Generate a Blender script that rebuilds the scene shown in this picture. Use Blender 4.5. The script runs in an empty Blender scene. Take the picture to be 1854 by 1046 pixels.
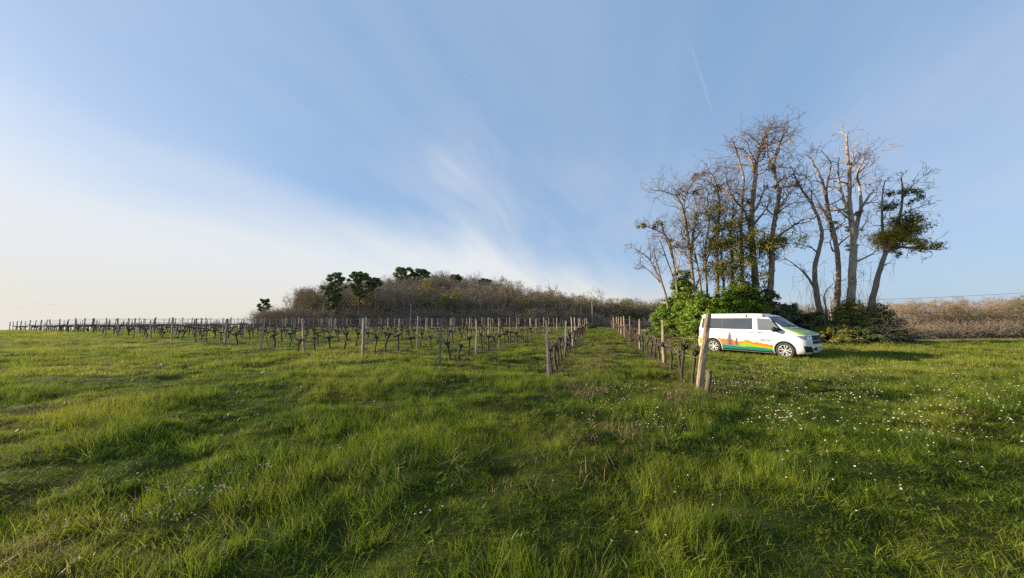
import bpy, bmesh, math, random
import numpy as np
from mathutils import Vector, Matrix

rad = math.radians
SC = bpy.context.scene
COL = SC.collection

# ------------------------------------------------------------------ camera
F_PX, CX, CY, HOR = 595.0, 927.0, 523.0, 575.0
CAM_H = 1.68
PITCH = math.atan((HOR - CY) / F_PX)
cam_d = bpy.data.cameras.new('camera')
cam = bpy.data.objects.new('camera', cam_d); COL.objects.link(cam)
cam.location = (0, 0, CAM_H); cam.rotation_euler = (math.pi / 2 + PITCH, 0, 0)
cam_d.sensor_width = 36; cam_d.lens = 36 * F_PX / 1854.0
cam_d.clip_start = 0.05; cam_d.clip_end = 30000
SC.camera = cam

# ------------------------------------------------------------------ light and sky
SUN_AZ, SUN_EL = rad(-79), rad(15.5)          # azimuth from +Y, negative to the left
sun_dir = Vector((math.sin(SUN_AZ) * math.cos(SUN_EL), math.cos(SUN_AZ) * math.cos(SUN_EL), math.sin(SUN_EL)))
sl = bpy.data.lights.new('sun', 'SUN'); sl.energy = 5.0; sl.angle = rad(0.6); sl.color = (1.0, 0.83, 0.62)
so = bpy.data.objects.new('sun', sl); COL.objects.link(so)
so.rotation_euler = sun_dir.to_track_quat('Z', 'Y').to_euler(); so.location = (-40, 10, 30)
SC.view_settings.view_transform = 'Standard'
SC.view_settings.look = 'None'
SC.view_settings.gamma = 1.0
SC.view_settings.exposure = 1.0
SC.view_settings.use_curve_mapping = False
SC.cycles.use_denoising = False
SC.cycles.max_bounces = 6; SC.cycles.transparent_max_bounces = 8
SC.cycles.diffuse_bounces = 3; SC.cycles.glossy_bounces = 2; SC.cycles.transmission_bounces = 3


def ray(px, py):
    cx = (px - CX) / F_PX; cy = -(py - CY) / F_PX
    return Vector((cx, math.cos(PITCH) - cy * math.sin(PITCH), math.sin(PITCH) + cy * math.cos(PITCH)))


def at(px, py, Y):
    d = ray(px, py); t = Y / d.y
    return Vector((0, 0, CAM_H)) + d * t


def plane_pt(px, py, z=0.0):
    d = ray(px, py); t = (z - CAM_H) / d.z
    return Vector((0, 0, CAM_H)) + d * t


class Ex:
    """tiny expression wrapper around Math nodes"""
    def __init__(s, nt, sock): s.nt, s.k = nt, sock
    def _op(s, op, *o, clamp=False):
        n = s.nt.nodes.new('ShaderNodeMath'); n.operation = op; n.use_clamp = clamp
        for i, v in enumerate((s,) + o):
            if isinstance(v, Ex): s.nt.links.new(v.k, n.inputs[i])
            else: n.inputs[i].default_value = v
        return Ex(s.nt, n.outputs[0])
    def __add__(s, o): return s._op('ADD', o)
    def __sub__(s, o): return s._op('SUBTRACT', o)
    def __mul__(s, o): return s._op('MULTIPLY', o)
    def __truediv__(s, o): return s._op('DIVIDE', o)
    def mx(s, o): return s._op('MAXIMUM', o)
    def mn(s, o): return s._op('MINIMUM', o)
    def pw(s, o): return s._op('POWER', o)
    def smooth(s, a, b):
        n = s.nt.nodes.new('ShaderNodeMapRange'); n.interpolation_type = 'SMOOTHSTEP'
        s.nt.links.new(s.k, n.inputs[0]); n.inputs[1].default_value = a; n.inputs[2].default_value = b
        return Ex(s.nt, n.outputs[0])


def combine(nt, x, y, z):
    n = nt.nodes.new('ShaderNodeCombineXYZ')
    for i, v in enumerate((x, y, z)):
        if isinstance(v, Ex): nt.links.new(v.k, n.inputs[i])
        else: n.inputs[i].default_value = v
    return n.outputs[0]


def noise_ex(nt, vec, scale, detail=4, rough=0.5, dist=0.0):
    n = nt.nodes.new('ShaderNodeTexNoise'); n.inputs['Scale'].default_value = scale
    n.inputs['Detail'].default_value = detail; n.inputs['Roughness'].default_value = rough
    n.inputs['Distortion'].default_value = dist
    if vec is not None: nt.links.new(vec, n.inputs['Vector'])
    return Ex(nt, n.outputs['Fac'])


def mixc(nt, fac, a, b):
    n = nt.nodes.new('ShaderNodeMix'); n.data_type = 'RGBA'
    for sock, v in ((n.inputs[0], fac), (n.inputs[6], a), (n.inputs[7], b)):
        if isinstance(v, Ex): nt.links.new(v.k, sock)
        elif isinstance(v, bpy.types.NodeSocket): nt.links.new(v, sock)
        elif isinstance(v, (int, float)): sock.default_value = v
        else: sock.default_value = (*v, 1.0) if len(v) == 3 else v
    return n.outputs[2]


def build_world():
    w = bpy.data.worlds.new('World'); SC.world = w; w.use_nodes = True
    nt = w.node_tree; nt.nodes.clear()
    out = nt.nodes.new('ShaderNodeOutputWorld'); bg = nt.nodes.new('ShaderNodeBackground')
    bg.inputs['Strength'].default_value = 0.058
    tc = nt.nodes.new('ShaderNodeTexCoord'); sep = nt.nodes.new('ShaderNodeSeparateXYZ')
    nt.links.new(tc.outputs['Generated'], sep.inputs[0])
    x, y, z = (Ex(nt, sep.outputs[i]) for i in range(3))
    zc = z.mx(0.012)
    sky = nt.nodes.new('ShaderNodeTexSky'); sky.sky_type = 'NISHITA'; sky.sun_disc = False
    sky.sun_elevation = SUN_EL; sky.sun_rotation = SUN_AZ
    sky.air_density = 1.0; sky.dust_density = 0.9; sky.ozone_density = 2.2; sky.altitude = 100
    nt.links.new(combine(nt, x, y, zc), sky.inputs['Vector'])
    # cirrus sheet, seen in perspective
    u = x / (zc + 0.48); v = y / (zc + 0.48)
    def pl(px, py):
        d = ray(px, py).normalized(); k = d.z + 0.48
        return Vector((d.x / k, d.y / k))
    ax = (pl(930, 480) - pl(480, 40)).normalized()
    a = u * ax.x + v * ax.y; b = v * ax.x - u * ax.y
    warp = noise_ex(nt, combine(nt, a * 0.6, b * 0.6, 3.0), 1.0, 3) - 0.5
    st = noise_ex(nt, combine(nt, a * 0.6, b * 1.9 + warp * 1.0, 7.3), 1.0, 7, 0.56, 0.25)
    fine = noise_ex(nt, combine(nt, a * 1.8, b * 4.2 + warp * 2.4, 1.7), 1.0, 7, 0.62, 0.4)
    streak = st.smooth(0.25, 0.90) * 0.55 + fine.smooth(0.40, 1.0) * 0.12
    # bright veil low on the sunny side: edge is a great circle
    e1, e2 = ray(-40, 215).normalized(), ray(840, 440).normalized()
    n = e1.cross(e2).normalized()
    if n.dot(ray(200, 500)) < 0: n = -n
    dv = x * n.x + y * n.y + z * n.z
    veil = (dv + warp * 0.20 + (st - 0.5) * 0.16).smooth(-0.09, 0.13)
    # looser wisps
    wis = None
    for (px, py, r, amp) in ((845, 275, 0.09, 0.42), (880, 350, 0.13, 0.25), (980, 440, 0.22, 0.40), (780, 292, 0.09, 0.25), (1190, 460, .22, .22), (1730, 270, .16, .22)):
        d = ray(px, py).normalized()
        g = (x * d.x + y * d.y + z * d.z).smooth(math.cos(r * 1.6), 1.0)
        g = g * amp
        wis = g if wis is None else wis + g
    wis = wis * fine.smooth(0.20, 0.90) * 0.60
    cover = (streak * 0.55 + veil * (st.smooth(.25, .75) * .22 + .74) + wis + 0.07).mn(0.97)
    low = zc.smooth(0.0, 0.17)
    # cloud light: creamy near the sunny horizon, cool white higher up
    sd = (x * sun_dir.x + y * sun_dir.y + z * sun_dir.z).smooth(-0.4, 1.0)
    ccol = mixc(nt, low, (7.0, 6.75, 6.1), (7.0, 7.25, 7.5))
    base = mixc(nt, 0.5, sky.outputs[0], (2.85, 5.2, 9.0))
    colr = mixc(nt, cover, base, ccol)
    nt.links.new(colr, bg.inputs['Color']); nt.links.new(bg.outputs[0], out.inputs[0])


build_world()


# ------------------------------------------------------------------ noise and terrain (numpy)
def _hash(ix, iy, seed):
    h = (ix.astype(np.int64) * 374761393 + iy.astype(np.int64) * 668265263 + seed * 1442695041) & 0xFFFFFFFF
    h = ((h ^ (h >> 13)) * 1274126177) & 0xFFFFFFFF
    return ((h ^ (h >> 16)) & 0xFFFF) / 65535.0


def vnoise(x, y, seed=0):
    x = np.asarray(x, float); y = np.asarray(y, float)
    ix = np.floor(x); iy = np.floor(y); fx = x - ix; fy = y - iy
    fx = fx * fx * (3 - 2 * fx); fy = fy * fy * (3 - 2 * fy)
    a = _hash(ix, iy, seed); b = _hash(ix + 1, iy, seed); c = _hash(ix, iy + 1, seed); d = _hash(ix + 1, iy + 1, seed)
    return a + (b - a) * fx + (c - a) * fy + (a - b - c + d) * fx * fy


def fbm(x, y, seed=0, o=3):
    s = 0; a = 0.5; t = 0
    for i in range(o):
        s = s + a * vnoise(np.asarray(x) * 2 ** i + 17 * i, np.asarray(y) * 2 ** i - 9 * i, seed + i); t += a; a *= 0.5
    return s / t


def sst(a, b, x):
    t = np.clip((np.asarray(x, float) - a) / (b - a), 0, 1); return t * t * (3 - 2 * t)


VAN_F = at(1421, 633.8, 14.7); VAN_R = at(1293, 624.7, 17.2)
VAN_FWD = (VAN_F - VAN_R); VAN_FWD.z = 0; VAN_FWD.normalize()
VAN_LEFT = Vector((-VAN_FWD.y, VAN_FWD.x, 0))
VAN_C = (VAN_F + VAN_R) / 2 + VAN_LEFT * 0.90; VAN_C.z = 0


def gz(x, y):
    x = np.asarray(x, float); y = np.asarray(y, float)
    z = -0.85 * sst(45, 100, y)
    # falls away on the right behind the field edge
    z = z - 2.9 * sst(19, 66, y - 0.1 * (x - 30)) * sst(17, 32, x)
    # falls away on the far left
    u = -0.94 * x + 0.34 * y
    z = z - 0.010 * np.maximum(0, u - 55) - 0.10 * np.maximum(0, u - 110)
    # wooded hill
    z = z + 12.0 * np.exp(-((x + 36) / 46.0) ** 2) * sst(96, 150, y)
    z = z - .10 * np.exp(-((x - VAN_C.x) ** 2 + (y - VAN_C.y) ** 2) / 60.0)
    # tussocky relief near by
    r = np.hypot(x, y); k = 1 - sst(25, 70, r)
    flat = np.clip((np.hypot(x - VAN_C.x, y - VAN_C.y) - 2.0) / 3.0, 0, 1)
    z = z + k * flat * ((fbm(x * 0.9, y * 1.5, 5) - .5) * 0.27 + (fbm(x * .3, y * .35, 9, 2) - .5) * .16) * sst(0.5, 3.0, r)
    return z


def gzf(x, y): return float(gz(x, y))


def ground_at(px, py):
    d = ray(px, py); o = Vector((0, 0, CAM_H)); t = 0.5
    for i in range(4000):
        p = o + d * t
        if p.z < gzf(p.x, p.y): break
        t *= 1.01
    return p


# ------------------------------------------------------------------ materials
def new_mat(name):
    m = bpy.data.materials.new(name); m.use_nodes = True
    nt = m.node_tree; b = nt.nodes['Principled BSDF']; return m, nt, b


def pm(name, c1, c2=None, scale=6.0, rough=0.75, bump=0.0, stretch=(1, 1, 1), metal=0.0, spec=0.5, detail=5, lo=.35, hi=.65, coords='Object', coat=0):
    m, nt, b = new_mat(name)
    b.inputs['Roughness'].default_value = rough; b.inputs['Metallic'].default_value = metal
    b.inputs['Specular IOR Level'].default_value = spec
    if coat: b.inputs['Coat Weight'].default_value = coat; b.inputs['Coat Roughness'].default_value = .05
    if c2 is None:
        b.inputs['Base Color'].default_value = (*c1, 1); c2 = tuple(v * .93 for v in c1)
    tc = nt.nodes.new('ShaderNodeTexCoord'); mp = nt.nodes.new('ShaderNodeMapping')
    mp.inputs['Scale'].default_value = stretch
    nt.links.new(tc.outputs[coords], mp.inputs[0])
    f = noise_ex(nt, mp.outputs[0], scale, detail, .6)
    nt.links.new(mixc(nt, f.smooth(lo, hi), c1, c2), b.inputs['Base Color'])
    if bump:
        bn = nt.nodes.new('ShaderNodeBump'); bn.inputs['Strength'].default_value = bump; bn.inputs['Distance'].default_value = .02
        nt.links.new(f.k, bn.inputs['Height']); nt.links.new(bn.outputs[0], b.inputs['Normal'])
    return m


def leaf_mat(name, c1, c2, c3, scale=0.6, trans=0.35, rough=0.5, rnd=0.35, spec=.3, dry=None):
    """thin leaf: colour patches by place, translucent"""
    m, nt, b = new_mat(name)
    geo = nt.nodes.new('ShaderNodeNewGeometry'); oi = nt.nodes.new('ShaderNodeObjectInfo')
    f = noise_ex(nt, geo.outputs['Position'], scale, 4, .6)
    f2 = noise_ex(nt, geo.outputs['Position'], scale * 0.23, 3, .5)
    r = Ex(nt, oi.outputs['Random'])
    isl = Ex(nt, geo.outputs['Random Per Island'])
    mixf = (f.smooth(.3, .7) + (r - .5) * rnd + (isl - .5) * .5)
    mixf = mixf._op('ADD', 0.0, clamp=True)
    c = mixc(nt, mixf, c1, c2)
    c = mixc(nt, f2.smooth(.45, .72) * .8, c, c3)
    if dry: c = mixc(nt, (isl + r * .15).smooth(dry[1], dry[1] + .04) * .8, c, dry[0])
    nt.links.new(c, b.inputs['Base Color'])
    b.inputs['Roughness'].default_value = rough; b.inputs['Specular IOR Level'].default_value = spec
    if trans:
        tr = nt.nodes.new('ShaderNodeBsdfTranslucent'); nt.links.new(c, tr.inputs['Color'])
        mx = nt.nodes.new('ShaderNodeMixShader'); mx.inputs[0].default_value = trans
        nt.links.new(b.outputs[0], mx.inputs[1]); nt.links.new(tr.outputs[0], mx.inputs[2])
        nt.links.new(mx.outputs[0], nt.nodes['Material Output'].inputs[0])
    return m


M = {}
M['ground'] = leaf_mat('ground_turf', (.018, .024, .006), (.045, .055, .010), (.070, .066, .020), 1.6, 0, .9, 0, .05)  # soil kept extra dark: shade of the hollows between tufts is in the colour
def _ground_zones():
    nt = M['ground'].node_tree; b = nt.nodes['Principled BSDF']; src = b.inputs['Base Color'].links[0].from_socket
    geo = nt.nodes.new('ShaderNodeNewGeometry'); sp = nt.nodes.new('ShaderNodeSeparateXYZ'); nt.links.new(geo.outputs['Position'], sp.inputs[0])
    X, Y = Ex(nt, sp.outputs[0]), Ex(nt, sp.outputs[1]); nz = noise_ex(nt, geo.outputs['Position'], .25, 4) - .5
    straw = (Y + nz * 10).smooth(58, 66)
    straw2 = (Y + nz * 6 - X * .1).smooth(23, 27) * X.smooth(20, 30)
    c = mixc(nt, straw.mx(straw2), src, mixc(nt, (nz + .5).smooth(.35, .65), (.34, .27, .14), (.25, .22, .09)))
    litter = (Y + nz * 8).smooth(88, 94)
    c = mixc(nt, litter, c, mixc(nt, (nz + .5).smooth(.35, .65), (.15, .105, .07), (.10, .08, .05)))
    nt.links.new(c, b.inputs['Base Color'])
_ground_zones()
M['grass'] = leaf_mat('grass_blades', (.038, .092, .008), (.215, .290, .020), (.275, .280, .034), 1.3, .45, .6, .9, .08, dry=((.34, .27, .13), .955))
M['sward'] = leaf_mat('field_sward', (.075, .135, .014), (.295, .345, .034), (.37, .35, .065), .8, .42, .6, .8, .08, dry=((.42, .34, .16), .92))
M['turf'] = leaf_mat('low_turf', (.022, .048, .004), (.075, .115, .008), (.10, .11, .014), 1.6, .35, .7, .6, .05)  # darker green than the blades, with the shade of the hollows painted in
M['weed'] = leaf_mat('meadow_weed_leaf', (.055, .115, .010), (.120, .190, .016), (.150, .170, .020), 1.1, .35, .45, .4, .2)
M['dry'] = leaf_mat('dry_grass', (.30, .22, .10), (.20, .17, .06), (.26, .20, .10), .8, .3, .6, .5)
M['petal'] = pm('daisy_petal', (.60, .59, .54), (.55, .51, .48), 40, .6)
M['daisy_eye'] = pm('daisy_eye', (.75, .50, .03), None, 60, .7)
M['stem'] = pm('flower_stem', (.10, .17, .03), None, 20, .6)
M['post'] = pm('weathered_post', (.50, .41, .31), (.27, .22, .17), 9, .85, .6, (6, 6, .5), coords='Object')
M['post_dark'] = pm('dark_weathered_post', (.30, .25, .20), (.16, .13, .11), 9, .88, .6, (6, 6, .5))
M['post_tan'] = pm('tan_split_post', (.50, .36, .23), (.30, .21, .14), 8, .8, .7, (7, 7, .45))
M['vine'] = pm('vine_bark', (.040, .031, .026), (.085, .066, .052), 22, .92, .9, (4, 4, .8))
M['cane'] = pm('vine_cane', (.26, .17, .10), (.16, .10, .07), 12, .7)
M['wire'] = pm('galvanised_wire', (.30, .30, .29), (.18, .14, .11), 4, .45, 0, metal=.7)
M['bark'] = pm('grey_bark', (.33, .245, .165), (.16, .118, .080), 5, .9, .8, (3, 3, .8))
M['bark_pale'] = pm('pale_dead_wood', (.50, .39, .29), (.29, .215, .155), 4, .85, .6, (3, 3, .6))
M['twig'] = pm('twig_bark', (.21, .15, .105), (.13, .092, .066), 3, .9)
M['ivy'] = leaf_mat('ivy_leaf', (.095, .105, .020), (.19, .17, .030), (.22, .17, .04), 1.2, .38, .45, .2)
M['mistletoe'] = leaf_mat('mistletoe_leaf', (.34, .28, .016), (.48, .37, .025), (.25, .22, .02), 1.6, .4, .5, .2)
M['elder'] = leaf_mat('elder_leaf', (.10, .19, .012), (.25, .35, .026), (.17, .24, .020), 1.0, .38, .42, .3)
M['darkleaf'] = leaf_mat('laurel_leaf', (.040, .070, .016), (.10, .13, .028), (.11, .115, .035), 1.2, .15, .4, .3)
M['ivyleaf'] = leaf_mat('ivy_hedge_leaf', (.13, .15, .018), (.26, .23, .035), (.19, .165, .04), 1.3, .28, .45, .3)
M['bramble'] = pm('bramble_stem', (.24, .165, .11), (.15, .10, .07), 6, .85)
M['wood_twig'] = pm('woodland_twig', (.265, .205, .14), (.175, .142, .10), .12, .95, coords='Generated')
M['wood_trunk'] = pm('woodland_trunk', (.36, .30, .235), (.22, .185, .145), 1.5, .9)
M['bud'] = leaf_mat('spring_bud', (.15, .16, .04), (.21, .20, .06), (.16, .14, .05), .2, .3, .6, .5)
M['russet_twig'] = pm('russet_twig', (.28, .19, .11), (.19, .14, .09), .3, .95, coords='Generated')
M['pine'] = leaf_mat('pine_needles', (.075, .115, .036), (.175, .22, .060), (.12, .16, .050), .5, .12, .6, .2)
M['pine_bark'] = pm('pine_bark', (.20, .125, .085), (.11, .07, .05), 3, .9, .5)
M['pole'] = pm('concrete_pole', (.36, .33, .28), (.27, .25, .22), 4, .8)
M['cable'] = pm('overhead_cable', (.05, .05, .055), None, 4, .5)
M['bird'] = pm('bird_plumage', (.06, .055, .06), (.12, .11, .11), 20, .8)
M['straw'] = leaf_mat('straw_field', (.30, .25, .13), (.22, .20, .09), (.25, .20, .12), .3, 0, .9, 0)


# ------------------------------------------------------------------ mesh helpers
class MB:
    def __init__(s): s.v = []; s.f = []; s.m = []; s.n = 0
    def add(s, V, F, mi=0):
        V = np.asarray(V, float).reshape(-1, 3)
        s.v.append(V); o = s.n
        s.f.extend([tuple(int(i) + o for i in q) for q in F]); s.m.extend([mi] * len(F)); s.n += len(V)
    def tube(s, pts, rr, sides=5, mi=0, cap=True, rough=0.0, rng=None):
        P = np.asarray([tuple(p) for p in pts], float); n = len(P)
        rr = np.broadcast_to(np.asarray(rr, float), (n,)) if np.ndim(rr) else np.full(n, float(rr))
        T = np.gradient(P, axis=0); T /= (np.linalg.norm(T, axis=1, keepdims=True) + 1e-9)
        up = np.array([0, 0, 1.0]) if abs(T[0][2]) < .9 else np.array([1.0, 0, 0])
        A = np.cross(T, up); A /= (np.linalg.norm(A, axis=1, keepdims=True) + 1e-9); B = np.cross(T, A)
        an = np.linspace(0, 2 * np.pi, sides, endpoint=False)
        R = rr[:, None] * np.ones((1, sides))
        if rough and rng is not None: R = R * (1 + rough * (rng.random((n, sides)) - .5))
        V = P[:, None, :] + R[:, :, None] * (np.cos(an)[None, :, None] * A[:, None, :] + np.sin(an)[None, :, None] * B[:, None, :])
        F = []
        for i in range(n - 1):
            for j in range(sides):
                k = (j + 1) % sides
                F.append((i * sides + j, i * sides + k, (i + 1) * sides + k, (i + 1) * sides + j))
        if cap:
            F.append(tuple(range(sides))[::-1]); F.append(tuple((n - 1) * sides + j for j in range(sides)))
        s.add(V, F, mi)
    def box(s, c, size, mi=0, rot=None):
        h = np.asarray(size) / 2
        V = np.array([[x, y, z] for x in (-1, 1) for y in (-1, 1) for z in (-1, 1)]) * h
        if rot is not None: V = V @ np.asarray(rot.to_3x3()).T
        s.add(V + np.asarray(c), [(0, 1, 3, 2), (4, 6, 7, 5), (0, 4, 5, 1), (2, 3, 7, 6), (0, 2, 6, 4), (1, 5, 7, 3)], mi)
    def mesh(s, name, mats, smooth=True):
        me = bpy.data.meshes.new(name)
        V = np.concatenate(s.v) if s.v else np.zeros((0, 3))
        me.from_pydata(V.tolist(), [], s.f)
        for m in (mats if isinstance(mats, (list, tuple)) else [mats]): me.materials.append(m)
        if len(set(s.m)) > 1: me.polygons.foreach_set('material_index', s.m)
        if smooth: me.polygons.foreach_set('use_smooth', [True] * len(me.polygons))
        me.update(); return me


def link(name, me, parent=None, loc=None, rz=None, scale=None):
    o = bpy.data.objects.new(name, me); COL.objects.link(o)
    if parent is not None: o.parent = parent
    if loc is not None: o.location = loc
    if rz is not None: o.rotation_euler = (0, 0, rz)
    if scale is not None: o.scale = (scale,) * 3 if np.ndim(scale) == 0 else scale
    return o


def tag(o, label=None, cat=None, group=None, kind=None):
    if label: o['label'] = label
    if cat: o['category'] = cat
    if group: o['group'] = group
    if kind: o['kind'] = kind
    return o


def leaves_mesh(name, C, N, size, mat, rng, aspect=1.7, jitter=.45):
    """many rhombic leaves: centres C, approximate facing N, sizes"""
    n = len(C); size = np.broadcast_to(size, (n,)) * (1 + jitter * (rng.random(n) - .5) * 2)
    N = N + rng.normal(0, .55, (n, 3)); N /= np.linalg.norm(N, axis=1, keepdims=True) + 1e-9
    R = rng.normal(0, 1, (n, 3)); A = np.cross(N, R); A /= np.linalg.norm(A, axis=1, keepdims=True) + 1e-9
    B = np.cross(N, A)
    L = size[:, None] * A * aspect * .5; W = size[:, None] * B * .5; D = size[:, None] * N * .12
    V = np.stack([C - L, C + W + D, C + L, C - W + D], 1).reshape(-1, 3)
    i = np.arange(n) * 4
    F = np.stack([i, i + 1, i + 2, i, i + 2, i + 3], 1).reshape(-1, 3)
    return tri_mesh(name, V, F, mat)


def tri_mesh(name, V, F, mat, smooth=False):
    me = bpy.data.meshes.new(name)
    me.vertices.add(len(V)); me.vertices.foreach_set('co', np.ascontiguousarray(V, dtype=np.float32).ravel())
    me.loops.add(len(F) * 3); me.loops.foreach_set('vertex_index', np.ascontiguousarray(F, dtype=np.int32).ravel())
    me.polygons.add(len(F)); me.polygons.foreach_set('loop_start', np.arange(len(F), dtype=np.int32) * 3)
    if smooth: me.polygons.foreach_set('use_smooth', [True] * len(F))
    me.materials.append(mat); me.update(calc_edges=True); me.validate(); return me


def scatter(name, meshes, P, rot, scl, idx, mat_unused=None):
    """geometry-node instances of the given meshes on points"""
    hid = bpy.data.collections.new(name + '_source')
    for i, me in enumerate(meshes):
        hid.objects.link(bpy.data.objects.new('%s_source_%02d' % (name, i), me))
    me = bpy.data.meshes.new(name); n = len(P)
    me.vertices.add(n); me.vertices.foreach_set('co', np.ascontiguousarray(P, dtype=np.float32).ravel())
    for nm, ty, da in (('rot', 'FLOAT_VECTOR', rot), ('scl', 'FLOAT_VECTOR', scl), ('idx', 'INT', idx)):
        at_ = me.attributes.new(nm, ty, 'POINT')
        at_.data.foreach_set('vector' if ty == 'FLOAT_VECTOR' else 'value', np.ascontiguousarray(da, dtype=np.float32 if ty != 'INT' else np.int32).ravel())
    o = link(name, me)
    ng = bpy.data.node_groups.new(name + '_nodes', 'GeometryNodeTree')
    ng.interface.new_socket('Geometry', in_out='INPUT', socket_type='NodeSocketGeometry')
    ng.interface.new_socket('Geometry', in_out='OUTPUT', socket_type='NodeSocketGeometry')
    gi = ng.nodes.new('NodeGroupInput'); go = ng.nodes.new('NodeGroupOutput')
    ip = ng.nodes.new('GeometryNodeInstanceOnPoints'); ci = ng.nodes.new('GeometryNodeCollectionInfo')
    ci.inputs['Collection'].default_value = hid; ci.inputs['Separate Children'].default_value = True; ci.inputs['Reset Children'].default_value = True
    def na(nm, ty):
        q = ng.nodes.new('GeometryNodeInputNamedAttribute'); q.data_type = ty; q.inputs['Name'].default_value = nm
        return [s for s in q.outputs if s.enabled and s.name == 'Attribute'][0]
    L = ng.links.new
    L(gi.outputs[0], ip.inputs['Points']); L(ci.outputs[0], ip.inputs['Instance'])
    ip.inputs['Pick Instance'].default_value = True
    L(na('idx', 'INT'), ip.inputs['Instance Index']); L(na('rot', 'FLOAT_VECTOR'), ip.inputs['Rotation']); L(na('scl', 'FLOAT_VECTOR'), ip.inputs['Scale'])
    L(ip.outputs[0], go.inputs[0])
    md = o.modifiers.new('scatter', 'NODES'); md.node_group = ng
    return o


# ------------------------------------------------------------------ ground
def ground_build():
    r = np.concatenate([np.linspace(0.3, 12, 80), np.geomspace(12.3, 60, 70), np.geomspace(62, 260, 60), np.geomspace(280, 6000, 24)])
    th = np.linspace(0, 2 * np.pi, 361)[:-1]
    R, T = np.meshgrid(r, th, indexing='ij'); X = R * np.sin(T); Y = R * np.cos(T)
    Z = gz(X, np.minimum(Y, 400))
    V = np.stack([X, Y, np.maximum(Z, -400)], -1).reshape(-1, 3); n, m = R.shape
    V = np.concatenate([V, [[0, 0, gzf(0, 0)]]])
    F = []
    a = np.arange(m); b = (a + 1) % m
    for i in range(n - 1):
        F.append(np.stack([i * m + a, (i + 1) * m + b, i * m + b], 1)); F.append(np.stack([i * m + a, (i + 1) * m + a, (i + 1) * m + b], 1))
    F.append(np.stack([np.full(m, n * m), a, b], 1))
    me = tri_mesh('ground', V, np.concatenate(F)[:, ::-1], M['ground'], True)
    o = link('ground', me); o['kind'] = 'structure'


ground_build()


# ------------------------------------------------------------------ van
def tbl(zs, vs): return lambda z: float(np.interp(z, zs, vs))


VZ = [.20, .26, .34, .45, .60, .75, .90, .97, 1.03, 1.09, 1.15, 1.21, 1.26, 1.40, 1.60, 1.76, 1.83, 1.87, 1.90, 1.92]
v_xf = tbl([.20, .26, .34, .45, .60, .75, .90, .97, 1.03, 1.08, 1.13, 1.19, 1.25, 1.30, 1.34, 1.40, 1.60, 1.76, 1.83, 1.87, 1.90, 1.92], [2.22, 2.34, 2.38, 2.40, 2.40, 2.40, 2.39, 2.38, 2.36, 2.31, 2.20, 2.03, 1.84, 1.69, 1.60, 1.52, 1.25, 1.04, .95, .86, .70, .45])
v_xr = tbl(VZ, [-2.26, -2.32, -2.35, -2.36, -2.36, -2.34, -2.33, -2.32, -2.32, -2.31, -2.30, -2.29, -2.28, -2.25, -2.21, -2.17, -2.13, -2.08, -2.0, -1.9])
v_w = tbl(VZ, [.86, .91, .935, .95, .955, .955, .952, .95, .945, .94, .935, .925, .915, .885, .845, .805, .775, .735, .66, .52])
v_d = tbl([.20, .26, .34, .45, .60, .75, .90, .97, 1.03, 1.08, 1.13, 1.19, 1.25, 1.30, 1.34, 1.40, 1.60, 1.76, 1.83, 1.90, 1.92], [.55, .62, .66, .68, .70, .70, .70, .69, .67, .63, .58, .51, .44, .39, .36, .33, .30, .28, .28, .28, .26])
VN = 3.0


def side_y(x, z):
    w, d = v_w(z), v_d(z); u = (x - (v_xf(z) - d)) / d
    if u > 0: return w * max(0.0, 1 - min(u, 1) ** VN) ** (1 / VN)
    u = ((v_xr(z) + .20) - x) / .20
    if u > 0: return w * max(0.0, 1 - min(u, 1) ** 3.2) ** (1 / 3.2)
    return w


def front_p(t, z, off=0.0):
    """point on the nose at plan angle t (0 = middle, -pi/2 = right flank)"""
    w, d, xf = v_w(z), v_d(z), v_xf(z)
    sn, cs = math.sin(t), math.cos(t)
    y = w * math.copysign(abs(sn) ** (2 / VN), sn); x = xf - d + d * max(cs, 0) ** (2 / VN)
    dz = .02; x2 = v_xf(z + dz) - v_d(z + dz) + v_d(z + dz) * max(cs, 0) ** (2 / VN)
    nrm = Vector((cs + .05, sn, -(x2 - x) / dz * cs)).normalized()
    return Vector((x, y, z)) + nrm * off


def grid_faces(nu, nv, flip=False):
    F = []
    for i in range(nu - 1):
        for j in range(nv - 1):
            q = (i * nv + j, (i + 1) * nv + j, (i + 1) * nv + j + 1, i * nv + j + 1)
            F.append(q[::-1] if flip else q)
    return F


def bil(c, u, v):
    return tuple((c[0][k] * (1 - u) + c[1][k] * u) * (1 - v) + (c[3][k] * (1 - u) + c[2][k] * u) * v for k in (0, 1))


def side_patch(corners, off, side=-1, nu=10, nv=6, mb=None):
    mb = mb or MB(); V = []
    for i in range(nu):
        for j in range(nv):
            x, z = bil(corners, i / (nu - 1), j / (nv - 1)); V.append((x, side * (side_y(x, z) + off), z))
    mb.add(V, grid_faces(nu, nv, side > 0)); return mb


def side_band(x0, x1, lo, hi, off, side=-1, n=60, nv=5, mb=None):
    mb = mb or MB(); V = []
    for i in range(n):
        x = x0 + (x1 - x0) * i / (n - 1); a, b = lo(x), max(hi(x), lo(x) + .001)
        for j in range(nv):
            z = a + (b - a) * j / (nv - 1); V.append((x, side * (side_y(x, z) + off), z))
    mb.add(V, grid_faces(n, nv, side > 0)); return mb


def front_patch(corners, off, nu=12, nv=6, mb=None):
    """corners in (degrees, z)"""
    mb = mb or MB(); V = []
    for i in range(nu):
        for j in range(nv):
            t, z = bil(corners, i / (nu - 1), j / (nv - 1)); V.append(front_p(rad(t), z, off))
    mb.add(V, grid_faces(nu, nv)); return mb


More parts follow.
